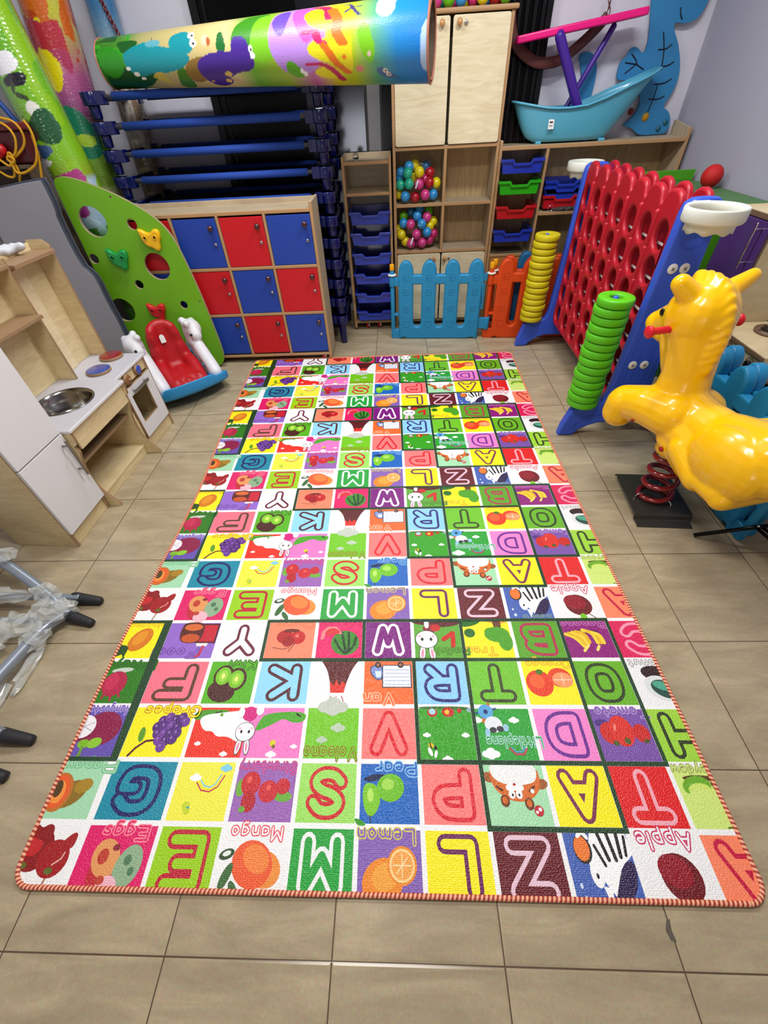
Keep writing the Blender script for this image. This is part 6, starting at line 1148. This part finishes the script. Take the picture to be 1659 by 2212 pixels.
for k, y in enumerate((2.20, 2.10, 2.01, 1.93)):
    M = Matrix.Translation((1.6635, y, .440)) @ Matrix.Rotation(-PI/2, 4, 'Y')
    MB().lathe([(.019, 0), (.019, .012), (.016, .015), (.0001, .016)], 20, 0, M).box(-.017, .017, -.003, .003, .014, .022, 0, M).build('knob', mat('black_knob', '#16161c', .3), t, world=True)
    q = MB()
    for a in range(9): q.box(.024, .034, -.0022, .0022, 0, .0012, 0, M @ Matrix.Rotation(-1.4+a*.42, 4, 'Z'))
    q.build('dial_mark', mat('burnt_mark', '#3a2412', .7), t, world=True)
MB().box(1.662, 1.945, 1.30, 1.862, .430, .445).box(1.67, 1.68, 1.30, 1.862, 0, .06).build('side_counter', PB, t, **w_)
MB().box(1.68, 1.945, 1.88, 2.28, .02, .39).box(1.69, 1.945, 1.30, 1.86, .02, .42).build('inner_shade', mat('dark_brown_shade', '#2a2218', .7), t, world=True)  # dark solid blocks stand in for the shade in the open lower units
b = MB().lathe([(.0001, 0), (.074, 0), (.076, .003), (.076, .012), (.0001, .012)], 36, 0); b.lathe([(.050, .0125), (.0001, .0127)], 24, 1); b.box(-.07, .07, -.003, .003, .0125, .0132, 1).box(-.003, .003, -.07, .07, .0125, .0132, 1)
b.build('hob_plate', [PE, mat('hob_print', '#221a18', .5)], t).location = (.062, -.06, .5005)
# black metal stand
t = thing('black_stand', 'thin black metal stand legs at the right edge by the horse', 'stand', (1.45, 1.2, 0)); BM = mat('black_metal_tube', '#050506', .25, metal=.5)
MB().tube([(1.268, 1.229, .012), (1.463, 1.195, .095), (1.66, 1.16, .18)], .0085, 12).build('leg', BM, t, world=True)
MB().tube([(1.463, 1.190, .095), (1.50, 1.10, .08), (1.56, .98, .05)], .006, 10).build('brace', BM, t, world=True); MB().tube([(1.48, 1.190, .10), (1.53, 1.11, .085), (1.60, 1.0, .05)], .006, 10).build('brace', BM, t, world=True)
MB().ball((1.463, 1.19, .106), .006).build('rivet', CHR, t, world=True)
MB().tube([(1.66, 1.16, .18), (1.67, 1.16, .008)], .0085, 10).build('leg', BM, t, world=True)
# ================================================================ YELLOW SPRING HORSE
HA = math.radians(103)
t = thing('spring_horse', 'yellow plastic spring horse with red handles on a black plate', 'spring rider', (1.18, 1.45, 0), HA)
# local +X = facing, +Y = its left
YEL = mat('glossy_yellow_plastic', '#ffc000', .26, coat=.35); RHD = mat('red_handle', '#d81a2c', .35); RSP = mat('red_enamel', '#7c0d14', .2, coat=.8); BPL = mat('black_painted_plate', '#35322e', .38, coat=.2)
b = MB()
# trunk, seat and rump
b.cap((.12, 0, .465), (-.02, 0, .45), .100, .094, 20).cap((-.02, 0, .45), (-.15, 0, .45), .094, .102, 20).cap((-.15, 0, .45), (-.32, 0, .482), .110, .128, 20).cap((-.32, 0, .482), (-.44, 0, .51), .122, .09, 20)
b.cap((.10, .04, .42), (-.12, .04, .40), .075, .085, 16).cap((.10, -.04, .42), (-.12, -.04, .40), .075, .085, 16)
# chest and neck
b.cap((.125, 0, .47), (.138, 0, .58), .106, .090, 20).cap((.138, 0, .58), (.160, .005, .69), .090, .094, 20).cap((.160, .005, .69), (.19, .01, .775), .096, .110, 20).cap((.19, .01, .60), (.27, .01, .715), .060, .062, 16)
# head and muzzle
b.ball((.195, .01, .790), .114, (1.08, 1.04, 1.10)); b.cap((.23, .01, .78), (.335, .012, .722), .086, .056, 20).ball((.358, .012, .708), .054, (1, 1.12, .9)); b.cap((.26, .01, .69), (.34, .012, .69), .052, .046, 16)
for s in (-1, 1):
    b.cap((.20, .01+s*.07, .86), (.225 if s > 0 else .20, .01+s*(.115 if s > 0 else .150), .902 if s > 0 else .908), .042, .033 if s > 0 else .026, 16)
    b.ball((.235, .01+s*.062, .79), .050, (1, .6, 1))
    # thigh, flank and rear block
    b.ball((-.25, s*.080, .445), .125, (1.25, .62, 1.02)); b.cap((-.08, s*.088, .385), (-.20, s*.10, .335), .056, .050, 16)
    b.cap((-.18, s*.105, .345), (-.30, s*.105, .350), .040, .046, 16)
    # folded front leg and hoof
    b.cap((.06, s*.06, .45), (.17, s*.09, .44), .092, .082, 16).cap((.17, s*.09, .44), (.265, s*.118, .412), .084, .070, 16).cap((.260, s*.122, .405), (.266, s*.128, .362), .076, .070, 16)
    b.cap((.02, s*.075, .37), (-.14, s*.09, .335), .040, .045, 14)
b.cap((.08, 0, .375), (-.24, 0, .315), .06, .06, 16).cap((-.22, -.10, .335), (-.22, .10, .335), .042, .042, 14).cap((-.32, -.10, .340), (-.32, .10, .340), .046, .046, 14)
# crest under the mane
CR = chaikin([(.275, .893), (.22, .905), (.165, .898), (.115, .865), (.085, .81), (.072, .75), (.070, .70), (.075, .635)], 2)
for (x0_, z0_), (x1_, z1_) in zip(CR, CR[1:]): b.cap((x0_, .008, z0_), (x1_, .008, z1_), .024, .024, 10)
n = 15
for i in range(n):
    f_ = i/(n-1)*(len(CR)-1); k = min(int(f_), len(CR)-2); g_ = f_-k; x = CR[k][0]*(1-g_)+CR[k+1][0]*g_; z = CR[k][1]*(1-g_)+CR[k+1][1]*g_
    tx, tz = CR[k+1][0]-CR[k][0], CR[k+1][1]-CR[k][1]; L = math.hypot(tx, tz); tx, tz = tx/L, tz/L; ox, oz = -(-tz), -tx
    ox, oz = (tz, -tx); ox, oz = (-ox, -oz) if (ox*(x-.18)+oz*(z-.78)) < 0 else (ox, oz)
    for s in (-1, 1): b.cap((x+ox*.014, .008+s*.002, z+oz*.014), (x+tx*.022+ox*.002, .008+s*.026, z+tz*.022+oz*.002), .0175, .0120, 10)
body = blob('body', b, YEL, t, .0062, 5, world=False)
for s in (-1, 1):
    h_ = MB().lathe([(.0195, 0), (.0195, .008), (.0135, .012), (.0128, .075), (.0135, .088), (.021, .092), (.0225, .098), (.0225, .104), (.018, .108), (.0001, .109)], 24, 0, Matrix.Translation((.195, .012+s*.092, .752)) @ Matrix.Rotation(-s*PI/2, 4, 'X'))
    h_.build('handle', RHD, t)
    MB().lathe([(.011, 0), (.010, .004), (.0001, .006)], 14, 0, Matrix.Translation((.15, s*.150, .392)) @ Matrix.Rotation(-s*PI/2, 4, 'X')).build('bolt', mat('red_bolt', '#a80c10', .3), t)
    MB().lathe([(.011, 0), (.010, .004), (.0001, .006)], 14, 0, Matrix.Translation((-.02, s*.122, .350)) @ Matrix.Rotation(-s*PI/2, 4, 'X')).build('bolt', mat('red_bolt'), t)
    MB().ball((.300, .012+s*.070, .775), .012, (1, .5, 1.2), 14, 8).build('eye', BLK, t)
# spring
sp = []; turns = 4.1; N_ = 150
for i in range(N_+1):
    f_ = i/N_; a = 2*PI*turns*f_-2.2; zz = .045+.245*max(0, (f_-.12)/.88); r = .066-.006*f_
    sp.append((.0+.02*f_+r*math.cos(a), .0+r*math.sin(a), zz))
MB().tube(sp, .0115, 14).cap(sp[0], sp[1], .0115).build('spring', RSP, t)
MB().lathe([(.03, .28), (.075, .285), (.078, .30), (.075, .33), (.0001, .335)], 24, 0, Matrix.Translation((.02, 0, 0))).build('spring_mount', YEL, t)
# base plate: folded sheet, world aligned
bp = bpy.data.objects.new('tmp', None)
PM = parent_matrix(t).inverted() @ Matrix.Translation((1.185, 1.455, 0)) @ Matrix.Rotation(math.radians(-4), 4, 'Z')
pb = MB(); pr = [(-.170, .0), (-.168, .004), (-.135, .006), (-.128, .012), (-.124, .030), (-.118, .035), (.150, .035), (.158, .033), (.163, .022)]
for (y0_, z0_), (y1_, z1_) in zip(pr, pr[1:]):
    hw0, hw1 = (.125 if y0_ > -.13 else .118), (.125 if y1_ > -.13 else .118)
    q = [(-hw0, y0_, z0_), (hw0, y0_, z0_), (hw1, y1_, z1_), (-hw1, y1_, z1_)]
    pb.add([PM @ Vector(p) for p in q], [(0, 1, 2, 3)], 0, False)
o = pb.build('base_plate', BPL, t); bm = bmesh.new(); bm.from_mesh(o.data); bmesh.ops.remove_doubles(bm, verts=bm.verts, dist=1e-4); bmesh.ops.recalc_face_normals(bm, faces=bm.faces); bm.to_mesh(o.data); bm.free()
s = o.modifiers.new('s', 'SOLIDIFY'); s.thickness = .005; s.offset = 0; bv = o.modifiers.new('b', 'BEVEL'); bv.width = .0015; bv.segments = 2
MB().lathe([(.0001, .0375), (.062, .0375), (.068, .040), (.066, .043), (.0001, .043)], 30).build('spring_seat', BPL, t)
for a in (-.9, 1.4, 3.4):
    c, s_ = math.cos(a), math.sin(a); P = [(c*.046, s_*.046, .044), (c*.050, s_*.050, .062), (c*.066, s_*.066, .066), (c*.084, s_*.084, .060), (c*.088, s_*.088, .036)]
    MB().tube(chaikin(P, 2), .0035, 8).build('u_clamp', CHR, t)
